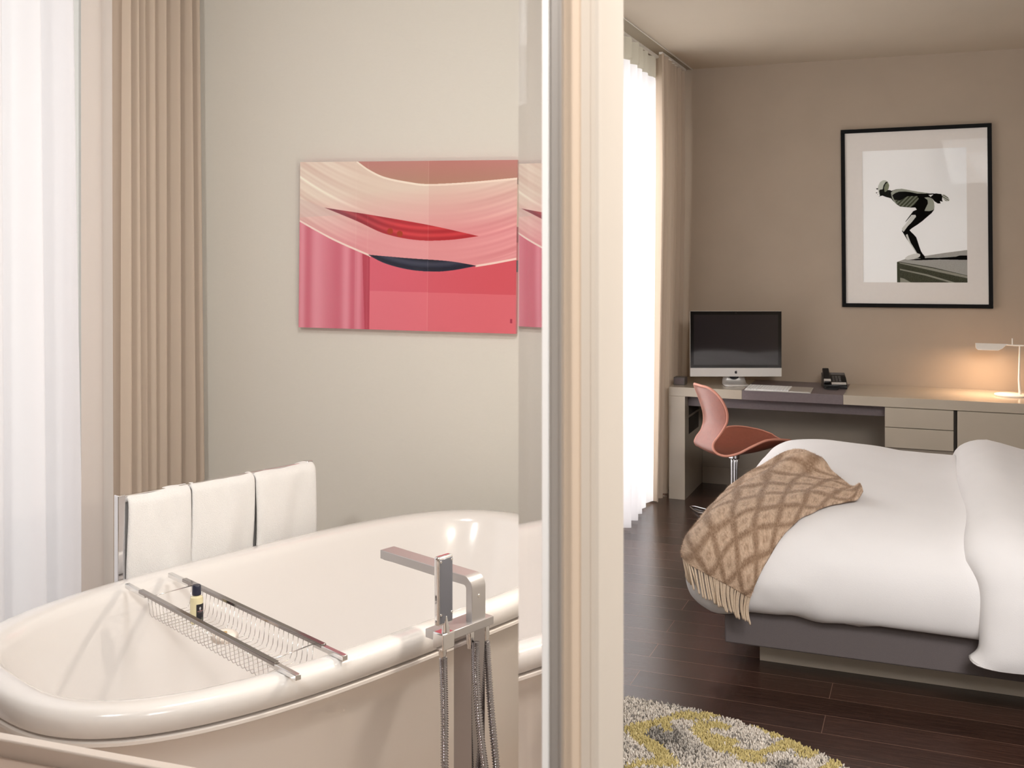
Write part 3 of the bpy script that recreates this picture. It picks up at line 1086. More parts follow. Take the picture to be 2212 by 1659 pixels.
raster('printed_face', AW, AH, 820, 606, artfn, M['art'], ar, y=-AT)
bm = bmesh.new()
bx(0, AW, -AT + 0.0005, -0.004, 0, AH, bm)
obj('panel_body', bm, mat('panel_side_rose', (214, 104, 120), 0.3), ar)
for (a, b, c) in ((0.385, 0.475, (150, 50, 62)), (0.578, 0.645, (44, 50, 66)), (0.108, 0.14, (150, 128, 116)), (0.0, 0.108, (190, 134, 124)), (0.14, 0.385, (226, 200, 186))):
    obj('side_band', bx(AW, AW + 0.0008, -AT + 0.001, -0.004, AH * (1 - b), AH * (1 - a)), mat('side_band', c, 0.3), ar)

# ------------------------------------------------------------------ framed photograph in the bedroom
fr = root('framed_photograph', (-0.563, BACK, 1.277), 'black framed photograph of a diver about to leap, on the taupe wall', 'picture')
fr.rotation_euler = (0, math.radians(-0.45), 0)
FW, FH, FD = 0.944, 1.212, 0.035
bm = bx(0, FW, -FD, -0.002, 0, 0.026)
bx(0, FW, -FD, -0.002, FH - 0.026, FH, bm)
bx(0, 0.026, -FD, -0.002, 0.026, FH - 0.026, bm)
bx(FW - 0.026, FW, -FD, -0.002, 0.026, FH - 0.026, bm)
obj('frame', bm, M['frame_black'], fr, bevel=0.0015)
PX0, PX1, PZ0, PZ1 = 0.139, 0.791, 0.169, 1.061
bm = bx(0.026, PX0, -0.022, -0.019, 0.026, FH - 0.026)
bx(PX1, FW - 0.026, -0.022, -0.019, 0.026, FH - 0.026, bm)
bx(PX0, PX1, -0.022, -0.019, 0.026, PZ0, bm)
bx(PX0, PX1, -0.022, -0.019, PZ1, FH - 0.026, bm)
obj('mat_board', bm, M['mat_board'], fr)


def P(L_):
    return [((x / 6.636 + 14) / 224.0, (y / 6.636 + 47) / 288.0) for x, y in L_]


BODY = P([(205, 345), (240, 360), (320, 385), (350, 420), (400, 470), (450, 505), (520, 515), (620, 525), (670, 525), (690, 555), (640, 575), (600, 625), (570, 665), (525, 725), (530, 730), (575, 680), (612, 635),
          (600, 680), (560, 740), (520, 790), (480, 830), (475, 860), (500, 900), (520, 935), (550, 985), (590, 1040), (640, 1110), (670, 1165), (690, 1200), (735, 1215), (700, 1250), (770, 1258), (800, 1252), (800, 1225), (770, 1190), (745, 1150),
          (720, 1080), (700, 1010), (680, 950), (640, 905), (585, 850), (620, 820), (700, 770), (770, 720), (840, 660), (900, 610), (935, 565), (940, 510), (935, 450), (900, 385), (860, 350), (960, 340), (950, 330), (820, 325), (700, 300), (580, 270), (480, 250),
          (400, 255), (330, 275), (300, 262), (250, 300)])
LIGHT = [P([(320, 300), (350, 275), (420, 255), (490, 252), (600, 275), (720, 300), (860, 322), (820, 328), (700, 325), (600, 300), (520, 290), (440, 290), (380, 310), (340, 340), (360, 390), (400, 460), (380, 455), (335, 380)]),
         P([(800, 385), (850, 380), (900, 395), (935, 450), (942, 520), (925, 565), (870, 580), (800, 575), (820, 530), (850, 470), (845, 420)]),
         P([(612, 630), (670, 630), (680, 655), (620, 730), (560, 790), (530, 830), (500, 870), (478, 850), (475, 820), (520, 770), (560, 720)]),
         P([(530, 915), (555, 905), (570, 950), (600, 1030), (650, 1110), (690, 1180), (735, 1195), (700, 1240), (670, 1170), (620, 1090), (560, 1000)]),
         P([(520, 1245), (560, 1215), (640, 1190), (700, 1185), (735, 1200), (700, 1240), (640, 1265), (560, 1275), (520, 1265)])]
RIBS = P([(350, 400), (450, 420), (560, 360), (700, 360), (720, 400), (660, 480), (600, 520), (460, 505), (390, 460)])
HEAD = P([(205, 345), (160, 340), (140, 300), (128, 240), (140, 190), (165, 145), (210, 118), (250, 122), (280, 150), (297, 190), (290, 240), (250, 290), (230, 320)])
HEAD_D = P([(140, 355), (160, 340), (150, 280), (155, 255), (200, 250), (215, 190), (245, 145), (275, 140), (265, 200), (240, 260), (300, 262), (315, 270), (300, 310), (330, 380), (250, 355), (200, 340)])
EAR = P([(230, 290), (222, 230), (240, 180), (275, 150), (297, 195), (285, 250), (250, 285)])
HAND = P([(890, 375), (930, 340), (960, 328), (1040, 340), (1055, 380), (1050, 420), (1060, 450), (1020, 440), (1030, 475), (990, 475), (940, 440)])
FING = P([(1045, 350), (1090, 350), (1130, 385), (1155, 425), (1140, 445), (1100, 440), (1060, 400)])
DECK_TOP = P([(400, 1305), (520, 1262), (800, 1220), (1100, 1175), (1400, 1138), (1400, 1500), (900, 1380), (430, 1310)])
DECK_SH = P([(560, 1275), (800, 1250), (1000, 1248), (1240, 1232), (1290, 1215), (1400, 1215), (1400, 1280), (1000, 1272), (700, 1282)])
DECK_F = P([(400, 1305), (430, 1300), (900, 1380), (1400, 1500), (1400, 1600), (400, 1600)])
BEAMS = [P([(430, 1310), (440, 1325), (900, 1430), (1400, 1540), (1400, 1505), (900, 1395)]), P([(430, 1400), (440, 1420), (800, 1500), (1150, 1600), (1230, 1600), (820, 1480)]), P([(440, 1530), (500, 1545), (600, 1600), (440, 1600)])]
EYES = [P([(100, 235), (125, 232), (140, 240), (120, 255)]), P([(95, 295), (120, 290), (125, 300), (110, 305)]), P([(120, 318), (135, 318), (130, 326)])]


def diverfn(X, Y):
    n = len(X)
    col = np.tile(np.array([252, 251, 249.]), (n, 1))
    col -= (np.clip(X - 0.55, 0, 1) * np.clip(0.6 - Y, 0, 1) * 60)[:, None]
    h = (np.sin(X * 913.7 + Y * 417.1) * 43758.5) % 1.0

    def put(poly, c, amp=0):
        k = inpoly(X, Y, poly)
        col[k] = np.array(c, float) + (h[k] - 0.5)[:, None] * amp
        return k
    put(DECK_TOP, (168, 165, 158), 30)
    put(DECK_SH, (14, 13, 12))
    put(DECK_F, (70, 70, 56), 60)
    for b_ in BEAMS:
        put(b_, (150, 148, 134), 30)
    put(P([(400, 1380), (440, 1380), (445, 1600), (400, 1600)]), (70, 72, 56), 30)
    put(BODY, (12, 11, 9))
    k = put(RIBS, (92, 94, 78), 40)
    col[k] += (np.sin((X[k] * 0.9 + Y[k] * 1.2) * 170) * 34)[:, None]
    for i, p_ in enumerate(LIGHT):
        put(p_, (158, 160, 146) if i < 2 else (214, 213, 206), 34)
    put(HAND, (16, 14, 12))
    k = put(FING, (150, 150, 138))
    col[k] += (np.sin((X[k] * 0.5 - Y[k]) * 420) * 60)[:, None]
    put(HEAD, (200, 202, 190), 20)
    put(HEAD_D, (22, 21, 17))
    put(EAR, (128, 132, 108), 14)
    for e_ in EYES:
        put(e_, (20, 18, 16))
    return col


g_ = bpy.data.objects.new('photo_print_holder', None)
bpy.data.objects.remove(g_)
pr = raster('photo_print', PX1 - PX0, PZ1 - PZ0, 560, 760, diverfn, M['print'], fr, y=0)
pr.location = (PX0, -0.0185, PZ0)
obj('backing_board', bx(0.02, FW - 0.02, -0.018, -0.002, 0.02, FH - 0.02), M['mat_board'], fr)
obj('glazing', bx(0.02, FW - 0.02, -0.0270, -0.0255, 0.02, FH - 0.02), M['picture_glass'], fr)

# ------------------------------------------------------------------ desk
DZ = 0.75
DF = 7.0
dk = root('desk', (-1.58, DF, 0), 'long taupe lacquered desk with a dark leather inlay along the bedroom wall', 'desk')


def dpart(name, args, m, bevel=0.0015, parent=None):
    o = obj(name, bx(*args), m, None, bevel=bevel)
    me = o.data
    me.transform(Matrix.Translation(-Vector(dk.location)))
    o.parent = parent or dk
    return o


dpart('desktop', (-1.632, -1.147, DF, BACK - 0.002, DZ - 0.06, DZ), M['lacquer'])
dpart('desktop', (-0.513, 3.2, DF, BACK - 0.002, DZ - 0.06, DZ), M['lacquer'])
dpart('leather_inlay', (-1.146, -0.514, DF, BACK - 0.02, DZ - 0.061, DZ), M['inlay'])
dpart('side_panel', (-1.632, -1.523, DF, BACK - 0.002, 0, DZ - 0.0605), M['lacquer'])
dpart('recess', (-1.5228, -1.5222, DF + 0.12, DF + 0.45, 0.42, 0.66), M['gap'], 0)  # niche shade put into a flat dark sheet, nothing is cut out
dpart('recess_shelf', (-1.523, -1.518, DF + 0.10, DF + 0.47, 0.535, 0.548), M['lacquer_dark'], 0)
dpart('underframe', (-1.522, -0.266, DF + 0.10, DF + 0.16, DZ - 0.135, DZ - 0.0605), M['inlay'])
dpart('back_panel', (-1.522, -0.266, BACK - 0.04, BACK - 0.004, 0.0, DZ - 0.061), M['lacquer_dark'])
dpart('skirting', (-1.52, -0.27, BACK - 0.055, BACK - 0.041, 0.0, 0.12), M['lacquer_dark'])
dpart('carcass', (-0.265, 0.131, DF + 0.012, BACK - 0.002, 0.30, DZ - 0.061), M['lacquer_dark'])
d1 = dpart('drawer', (-0.264, 0.131, DF - 0.006, DF + 0.012, 0.567, DZ - 0.064), M['lacquer'])
d2 = dpart('drawer', (-0.264, 0.131, DF - 0.006, DF + 0.012, 0.44, 0.563), M['lacquer'])
dpart('divider', (0.133, 0.150, DF + 0.03, BACK - 0.002, 0.30, DZ - 0.061), M['gap'])
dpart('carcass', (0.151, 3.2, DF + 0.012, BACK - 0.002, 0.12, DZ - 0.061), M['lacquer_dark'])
for x0, x1 in ((0.152, 1.1), (1.104, 2.1), (2.104, 3.19)):
    dpart('cabinet_door', (x0, x1, DF - 0.006, DF + 0.012, 0.13, DZ - 0.064), M['lacquer'])

# small grey box (docking speaker) at the desk corner
bxo = root('desk_box', (-1.585, 7.16, DZ), 'small dark grey box on the desk corner beside the drape', 'box')
obj('box_body', bx(-0.042, 0.034, -0.04, 0.045, 0, 0.052), M['grey_plastic'], bxo, bevel=0.003)
obj('box_front', bx(-0.036, 0.028, -0.0415, -0.0395, 0.006, 0.046), M['inlay'], bxo)

# ------------------------------------------------------------------ computer
ic = root('desktop_computer', (-1.228, 7.235, DZ), 'silver all-in-one computer with a black glossy screen on the desk', 'computer', YAW + math.radians(0.0))
hw = 0.3095
bm = bx(-hw, hw, -0.012, 0.010, 0.061, 0.504)
obj('housing', bm, M['silver'], ic, bevel=0.006, seg=3)
obj('screen_bezel', bx(-hw + 0.0015, hw - 0.0015, -0.0135, -0.0118, 0.120, 0.5025), M['bezel'], ic, bevel=0.0006)
obj('screen', bx(-hw + 0.024, hw - 0.024, -0.0140, -0.0133, 0.141, 0.480), M['screen'], ic)
obj('chin', bx(-hw + 0.001, hw - 0.001, -0.0138, -0.0118, 0.062, 0.1195), M['silver'], ic, bevel=0.0007)
bm = lathe([(0, 0.0), (0.0022, 0), (0.0022, 0.0006), (0, 0.0006)], 12)
for v in bm.verts:
    v.co = Vector((v.co.x, -0.0140 - v.co.z, 0.4915 + v.co.y))
obj('camera_dot', bm, M['grey_plastic'], ic)
# neck bends back then forward into the foot plate
rows = []
for (y, z) in ((0.012, 0.17), (0.050, 0.13), (0.062, 0.08), (0.058, 0.03), (0.046, 0.008), (0.02, 0.005), (-0.075, 0.005)):
    w_ = 0.062 + 0.022 * max(0, (0.1 - z) / 0.1)
    rows.append([(-w_, y, z), (-w_ * 0.5, y, z), (w_ * 0.5, y, z), (w_, y, z)])
obj('stand', grid(rows), M['silver'], ic, smooth=60, solid=0.008)
bm = lathe([(0, 0.0), (0.020, 0), (0.020, 0.002), (0, 0.002)], 24)
for v in bm.verts:
    v.co = Vector((v.co.x * 1.6, 0.056 - v.co.z - 0.01, 0.055 + v.co.y))
obj('cable_hole', bm, M['black'], ic)
# bitten fruit emblem with its leaf on the chin
ctr = spline([(0, 0.0085, 0), (0.0035, 0.0100, 0), (0.0078, 0.0085, 0), (0.0086, 0.0060, 0), (0.0064, 0.0040, 0), (0.0062, 0.0005, 0), (0.0088, -0.0020, 0), (0.0072, -0.0068, 0), (0.0040, -0.0100, 0), (0.0, -0.0088, 0),
              (-0.0040, -0.0100, 0), (-0.0076, -0.0062, 0), (-0.0092, 0.0, 0), (-0.0080, 0.0070, 0), (-0.0040, 0.0098, 0)], 70, closed=True)
bm = bmesh.new()
bm.faces.new([bm.verts.new((p.x * 0.95, -0.01405, 0.0905 + p.y * 0.95)) for p in ctr])
leaf = [(0.0002, 0.0110), (0.0010, 0.0140), (0.0035, 0.0162), (0.0040, 0.0160), (0.0034, 0.0132), (0.0016, 0.0114)]
bm.faces.new([bm.verts.new((x, -0.01405, 0.0905 + z)) for x, z in leaf])
obj('emblem', bm, M['black'], ic)

# keyboard and trackpad in one tray
kb = root('keyboard', (-0.92, 7.15, DZ), 'white keyboard beside a trackpad in a silver tray on the leather inlay', 'keyboard', math.radians(0))
bm = bmesh.new()
V = [(-0.206, -0.145), (0.204, -0.145), (0.190, 0.125), (-0.216, 0.125)]
obj('tray', prism([(-0.21, -0.155), (0.208, -0.155), (0.201, 0.112), (-0.217, 0.112)], 0, 0.006), M['silver'], kb, bevel=0.002)
bm = bmesh.new()
nr, ncol = 6, 15
for i in range(nr):
    for j in range(ncol):
        x0 = -0.207 + j * 0.0185 - i * 0.0009
        y0 = -0.142 + i * 0.0405
        if i == 0 and 4 <= j <= 8:
            if j == 4:
                bx(x0, x0 + 0.0185 * 5 - 0.0025, y0, y0 + 0.036, 0.0065, 0.0105, bm)
            continue
        bx(x0, x0 + 0.016, y0, y0 + 0.036, 0.0065, 0.0105, bm)
obj('keys', bm, M['keys'], kb)
obj('trackpad', prism([(0.075, -0.140), (0.198, -0.140), (0.192, 0.102), (0.069, 0.102)], 0.006, 0.0085), M['alu'], kb, bevel=0.001)

# telephone
ph = root('telephone', (-0.60, 7.36, DZ), 'black desk telephone with a silver strip and coiled cord on the desk', 'telephone', math.radians(12))
bm = bmesh.new()
sec = [(-0.075, 0.0), (-0.078, 0.026), (-0.01, 0.070), (0.06, 0.094), (0.075, 0.090), (0.078, 0.0)]
va = [bm.verts.new((-0.072, y, z)) for y, z in sec]
vb = [bm.verts.new((0.078, y, z)) for y, z in sec]
bm.faces.new(va)
bm.faces.new(vb[::-1])
for i in range(len(sec)):
    j = (i + 1) % len(sec)
    bm.faces.new((va[i], vb[i], vb[j], va[j]))
obj('phone_body', bm, M['black'], ph, bevel=0.004)
sl_ = math.atan2(0.070 - 0.026, 0.068)


def on_slope(u0, u1, v0, v1, h0, h1):
    """box lying on the sloping face: u across, v up the slope from the front edge, h above it"""
    bm = bx(u0, u1, v0, v1, h0, h1)
    R_ = Matrix.Rotation(sl_, 4, 'X')
    for v in bm.verts:
        v.co = R_ @ v.co + Vector((0, -0.078, 0.026))
    return bm


hn = obj('handset', on_slope(-0.070, -0.028, 0.004, 0.15, 0.006, 0.024), M['black'], ph, bevel=0.005)
obj('handset_band', on_slope(-0.0705, -0.0275, 0.012, 0.034, 0.010, 0.0248), M['silver'], hn)
obj('button_strip', on_slope(-0.022, 0.072, 0.006, 0.028, 0.000, 0.003), M['silver'], ph, bevel=0.001)
obj('display', on_slope(-0.018, 0.070, 0.105, 0.128, 0.000, 0.003), M['grey_plastic'], ph, bevel=0.001)
bm = bmesh.new()
for i in range(4):
    for j in range(3):
        on = on_slope(-0.012 + j * 0.020, 0.002 + j * 0.020, 0.038 + i * 0.015, 0.047 + i * 0.015, 0, 0.003)
        tmp = bpy.data.meshes.new('t')
        on.to_mesh(tmp)
        on.free()
        bm.from_mesh(tmp)
        bpy.data.meshes.remove(tmp)
obj('keypad', bm, M['grey_plastic'], ph)
cc = []
base = spline([(-0.05, -0.078, 0.02), (-0.07, -0.10, 0.008), (-0.04, -0.135, 0.007), (0.0, -0.14, 0.007), (0.015, -0.115, 0.007), (0.03, -0.08, 0.010)], 260)
for i, p in enumerate(base):
    a = i * 0.9
    cc.append(p + Vector((0.0035 * math.cos(a), 0.0035 * math.sin(a) * 0.5, 0.0035 * math.sin(a))))
obj('coiled_cord', tube(cc, 0.0016, n=5), M['black'], ph, smooth=180)

# desk lamp
lp = root('desk_lamp', (0.47, 7.35, DZ), 'white table lamp with a folded shade glowing at the desk end', 'lamp')
obj('base', lathe([(0, 0), (0.094, 0), (0.097, 0.004), (0.096, 0.010), (0.092, 0.012), (0, 0.0125)], 48), M['lampwhite'], lp, smooth=40)
obj('stem', tube([(0.052, 0, 0.012), (0.046, 0, 0.10), (0.048, 0, 0.20), (0.050, 0, 0.318)], [0.0085, 0.0062, 0.0052, 0.0048], n=16), M['lampwhite'], lp, smooth=60)
obj('arm', tube([(-0.030, 0, 0.321), (0.02, 0, 0.318), (0.11, 0, 0.318), (0.20, 0, 0.322)], [0.0045, 0.0055, 0.005, 0.0045], n=12), M['lampwhite'], lp, smooth=60)
obj('switch_pin', tube([(0.008, 0, 0.318), (0.008, 0, 0.362)], 0.004, n=12), M['lampwhite'], lp, smooth=60)
# folded metal shade: two wings meeting in a ridge, pointed towards the arm
bm = bmesh.new()
ridge = [(-0.205, 0.325), (-0.11, 0.325), (-0.012, 0.322)]
for sgn in (-1, 1):
    e = [(-0.205, 0.0, 0.325), (-0.02, 0.0, 0.325), (-0.05, sgn * 0.030, 0.298), (-0.075, sgn * 0.040, 0.286), (-0.19, sgn * 0.040, 0.286), (-0.203, sgn * 0.034, 0.296)]
    bm.faces.new([bm.verts.new(p) for p in e])
obj('lamp_shade', bm, M['lampwhite'], lp, solid=0.0025)
obj('light_strip', bx(-0.190, -0.085, -0.030, 0.030, 0.2885, 0.2915), emit('lamp_glow', (255, 214, 168), 9.0), lp)
d = bpy.data.lights.new('desk_lamp_light', 'AREA')
d.shape = 'RECTANGLE'
d.size, d.size_y = 0.10, 0.06
d.energy = 1.9
d.color = (1.0, 0.66, 0.42)
lo = bpy.data.objects.new('desk_lamp_light', d)
S.collection.objects.link(lo)
lo.parent = lp
lo.location = (-0.14, 0, 0.282)

# ------------------------------------------------------------------ chair
CH = root('shell_chair', (-1.105, 6.47, 0), 'cognac leather shell chair on a chrome wire base at the desk', 'chair', math.radians(36))
# stations down the back and along the seat: (forward, height, half width, edge lift, edge lift exponent)
ST = [(-0.232, 0.856, 0.050, 0.000), (-0.220, 0.845, 0.105, 0.006), (-0.205, 0.815, 0.148, 0.014), (-0.185, 0.765, 0.174, 0.022), (-0.166, 0.705, 0.178, 0.026), (-0.154, 0.652, 0.160, 0.022),
      (-0.152, 0.606, 0.134, 0.010), (-0.168, 0.563, 0.118, 0.004), (-0.192, 0.525, 0.118, 0.000), (-0.198, 0.490, 0.132, 0.000), (-0.175, 0.460, 0.152, 0.004), (-0.130, 0.444, 0.180, 0.012),
      (-0.070, 0.438, 0.212, 0.034), (0.000, 0.440, 0.236, 0.062), (0.080, 0.446, 0.246, 0.082), (0.150, 0.458, 0.240, 0.078), (0.220, 0.474, 0.220, 0.060), (0.280, 0.492, 0.180, 0.035), (0.315, 0.502, 0.110, 0.012)]
ns = 90
cen = spline([(a, 0, b) for a, b, c, d in ST], ns)
wid = spline([(c, d, 0) for a, b, c, d in ST], ns)
rows = []
nu = 28
for i in range(ns):
    tan = (cen[min(i + 1, ns - 1)] - cen[max(i - 1, 0)]).normalized()
    nrm = Vector((-tan.z, 0, tan.x))
    if nrm.x < 0 and i < ns * 0.5:
        nrm = -nrm
    if nrm.z < 0 and i >= ns * 0.5:
        nrm = -nrm
    w_, lift = wid[i].x, wid[i].y
    row = []
    for j in range(nu + 1):
        u = j / nu * 2 - 1
        row.append(cen[i] + Vector((0, u * w_, 0)) + nrm * (lift * abs(u) ** 2.2 * 1.25))
    rows.append(row)
shell = obj('seat_shell', grid(rows), M['leather'], CH, smooth=180, solid=0.012)
edge = [r[0] for r in rows] + rows[-1][1:-1] + [r[-1] for r in rows[::-1]] + rows[0][-2:0:-1]
obj('edge_piping', tube(edge, 0.0075, n=8, closed=True), M['leather_edge'], shell, smooth=180)
bm = bmesh.new()
obj('seat_hub', lathe([(0, 0.405), (0.03, 0.405), (0.035, 0.41), (0.035, 0.430), (0, 0.430)], 20), M['chrome'], CH, smooth=40)
for k in (98, 225, -65, 0):
    a = math.radians(k)
    ca, sa = math.cos(a), math.sin(a)
    lg = []
    for sgn in (-1, 1):
        q = lambda r, t_, z: Vector((ca * r - sa * t_, sa * r + ca * t_, z))
        lg.append([q(0.014, sgn * 0.010, 0.41), q(0.014, sgn * 0.012, 0.20), q(0.035, sgn * 0.030, 0.10), q(0.12, sgn * 0.070, 0.050), q(0.32, sgn * 0.055, 0.012), q(0.47, sgn * 0.018, 0.0075)])
    pth = spline(lg[0], 30) + [Vector((ca * 0.483, sa * 0.483, 0.0075))] + spline(lg[1], 30)[::-1]
    obj('wire_leg', tube(pth, 0.0048, n=8), M['chrome'], CH, smooth=180)

# ------------------------------------------------------------------ bed
bd = root('bed', (0.5, 5.15, 0), 'bed base in charcoal fabric on a recessed beige plinth', 'bed')
BY0, BY1 = 4.197, 6.08
obj('bed_frame', bx(-0.755, 2.0, BY0, BY1, 0.12, 0.31), M['bedframe'], bd, world=True, bevel=0.006)
obj('plinth', bx(-0.645, 1.95, 4.378, 5.90, 0.0, 0.12), M['plinth'], bd, world=True, bevel=0.001)
obj('mattress', bx(-0.72, 1.98, BY0 + 0.03, BY1 - 0.03, 0.31, 0.54), M['duvet'], bd, world=True, bevel=0.05, seg=4)
obj('headboard', bx(2.0, 2.1, 4.0, 6.3, 0.0, 1.1), M['bedframe'], bd, world=True, bevel=0.02, seg=3)

DXC, DYC = 0.55, 5.125
DHX, DHY = 1.43, 1.01
DPROF = [(0.085, 0.262), (0.070, 0.260), (0.055, 0.263), (0.035, 0.275), (0.016, 0.302), (0.004, 0.345), (0.0, 0.395), (0.010, 0.445), (0.036, 0.492), (0.085, 0.533), (0.15, 0.563), (0.24, 0.588), (0.35, 0.606), (0.48, 0.618), (0.63, 0.628), (0.80, 0.632), (0.97, 0.632)]


def duvet_mesh():
    nseg = 420
    prof = spline([(a, b, 0) for a, b in DPROF], 70)
    rows = []
    for p in prof:
        w_, z = p.x, p.y
        n = 13.0 if w_ < 0.1 else 13.0 - 9.0 * min(1, (w_ - 0.1) / 0.7)
        row = []
        for j in range(nseg):
            t = 2 * PI * j / nseg
            c_, s_ = math.cos(t), math.sin(t)
            hx, hy = max(0.0, DHX - w_), max(0.0, DHY - w_)
            # near-straight sides with soft corners
            x = hx * math.copysign(abs(c_) ** (2 / n), c_)
            y = hy * math.copysign(abs(s_) ** (2 / n), s_)
            X, Y = DXC + x, DYC + y
            hemf = max(0.0, 1 - (z - 0.262) / 0.16) if w_ < 0.2 else 0
            top = 1 if w_ > 0.2 else 0
            dz = hemf * (0.004 * math.sin(X * 6.3 + Y * 3.1) + 0.004 * math.sin(X * 17 + Y * 13) + 0.004 * math.sin(X * 41 + Y * 29))
            dz -= hemf * 0.03 * min(1, max(0, (-0.55 - X) / 0.2))
            side = 0.010 * vnoise(X * 2.6, Y * 2.6 + z * 6, 1.3) + 0.004 * vnoise(X * 9, Y * 9 + z * 14, 0.4)
            r = math.hypot(x, y) + 1e-6
            zt = (0.016 * vnoise(X * 1.5, Y * 1.7, 2.0) + 0.004 * vnoise(X * 5, Y * 4, 5.0)) * min(1, w_ / 0.25)
            up = min(1, max(0, (z - 0.42) / 0.2))
            zt += up * (0.052 + 0.055 * min(1, max(0, (-0.15 - X) / 0.55)) * min(1, max(0, (Y - 4.7) / 0.9)) - 0.030 * min(1, max(0, (X + 0.8) / 0.9)))
            X -= 0.065 * min(1, max(0, (5.3 - Y) / 1.1)) * min(1, max(0, (-0.3 - X) / 0.5))
            row.append((X + side * x / r, Y + side * y / r, z + dz + zt))
        rows.append(row)
    return rows


dv = root('duvet', (0.5, 5.15, 0.55), 'plump white duvet spread over the bed', 'duvet')
drows = duvet_mesh()
bm = grid(drows, closed_v=True)
bm.verts.ensure_lookup_table()
nn = len(bm.verts)
bm.faces.new([bm.verts[nn - 420 + j] for j in range(420)])
dup_bm = bm.copy()
bmesh.ops.recalc_face_normals(dup_bm, faces=dup_bm.faces)
BV = BVHTree.FromBMesh(dup_bm)
dup_bm.free()
obj('duvet_cover', bm, M['duvet'], dv, world=True, smooth=180)


def duvet_top(X, Y):
    h = BV.ray_cast(Vector((X, Y, 2.0)), Vector((0, 0, -1)))
    return h[0].z if h[0] else 0.3


# turned-down end: a thick second layer whose rounded edge faces the foot of the bed
fy = []
cs = spline([(4.075, 0.205, 0), (4.068, 0.25, 0), (4.072, 0.33, 0), (4.085, 0.43, 0), (4.12, 0.52, 0), (4.20, 0.585, 0), (4.34, 0.632, 0), (4.60, 0.662, 0), (5.0, 0.690, 0), (5.4, 0.695, 0), (5.75, 0.680, 0), (5.95, 0.640, 0), (6.07, 0.59, 0), (6.14, 0.50, 0), (6.155, 0.40, 0), (6.15, 0.28, 0)], 110)
xs = [0.0, 0.004, 0.012, 0.026, 0.045, 0.07, 0.10, 0.14, 0.2, 0.3, 0.42, 0.56, 0.72, 0.9, 1.15, 1.4]
thk = [-0.055, -0.035, -0.018, -0.004, 0.005, 0.012, 0.016, 0.018, 0.014, 0.008, 0.004, 0.002, 0, 0, 0, 0]
rows = []
for a, b in zip(xs, thk):
    row = []
    for i, p in enumerate(cs):
        q = cs[min(i + 1, len(cs) - 1)] - cs[max(i - 1, 0)]
        nr_ = Vector((-q.y, q.x, 0)).normalized()
        f = i / (len(cs) - 1)
        x0 = 0.130 + 0.045 * math.sin(min(1, f * 3.2) * PI) - 0.02 * f + 0.006 * math.sin(f * 31)
        cr = 0.018 * math.exp(-((a - 0.30 - 0.25 * (f - 0.5)) / 0.05) ** 2) * (1 if 0.35 < f < 0.95 else 0.3)
        o_ = b + 0.006 * vnoise(a * 6, f * 9, 0.7) - cr
        row.append((x0 + a, p.x + nr_.x * o_, p.y + nr_.y * o_ + 0.02 * math.exp(-((a - 0.14) / 0.1) ** 2) * (1 if f > 0.3 else f / 0.3)))
    rows.append(row)
obj('turned_down_end', grid(rows), M['duvet'], dv, world=True, smooth=180, solid=0.012)
# stitched hem on its lower near corner
hem = [Vector(r[0]) + Vector((0, -0.003, 0.0)) for r in rows]
obj('hem_seam', tube(hem, 0.004, n=6), M['duvet'], dv, world=True, smooth=180)

# ------------------------------------------------------------------ mohair throw on the corner of the duvet
tw = root('throw_blanket', (-0.6, 4.7, 0.6), 'light brown mohair throw with a diamond pattern and fringe on the duvet corner', 'blanket')
TG = [[(-.641, 4.11, .340), (-.725, 4.11, .375), (-.82, 4.12, .405), (-.96, 4.24, .44)],
      [(-.590, 4.12, .46), (-.69, 4.16, .54), (-.82, 4.22, .54), (-.97, 4.42, .46)],
      [(-.525, 4.20, .57), (-.63, 4.33, .62), (-.77, 4.48, .61), (-.94, 4.68, .52)],
      [(-.445, 4.34, .65), (-.54, 4.52, .66), (-.68, 4.73, .65), (-.87, 4.96, .58)],
      [(-.350, 4.48, .66), (-.43, 4.68, .67), (-.54, 4.87, .68), (-.70, 5.08, .66)],
      [(-.256, 4.56, .66), (-.29, 4.68, .67), (-.37, 4.83, .68), (-.50, 5.05, .68)]]
TU, TV = 150, 90
cross = [spline(row, TV + 1) for row in TG]
cols = [spline([cross[k][j] for k in range(6)], TU + 1) for j in range(TV + 1)]
trows, tcol = [], []
for i in range(TU + 1):
    u = i / TU
    row = []
    for j in range(TV + 1):
        v = j / TV
        q = cols[j][i]
        loc, nrm, _, _ = BV.find_nearest(q)
        if nrm.z < -0.2:
            nrm = -nrm
        ridge = (0.016 * math.exp(-((v - 0.93 + 0.05 * math.sin(u * 7)) / 0.05) ** 2) + 0.018 * math.exp(-((v - 0.62 - 0.22 * u) / 0.06) ** 2) * (0.3 + u)
                 + 0.012 * math.exp(-((v - 0.30 + 0.10 * u) / 0.07) ** 2) * u + 0.055 * math.exp(-((u - 0.90) / 0.10) ** 2 - ((v - 0.90) / 0.16) ** 2)
                 + 0.045 * math.exp(-((u - 1.0) / 0.05) ** 2 - ((v - 0.08) / 0.2) ** 2) + 0.006 * vnoise(u * 9, v * 7, 1.0))
        off = 0.014 + ridge * min(1, 0.25 + u * 1.5)
        row.append(loc + nrm * off)
    trows.append(row)
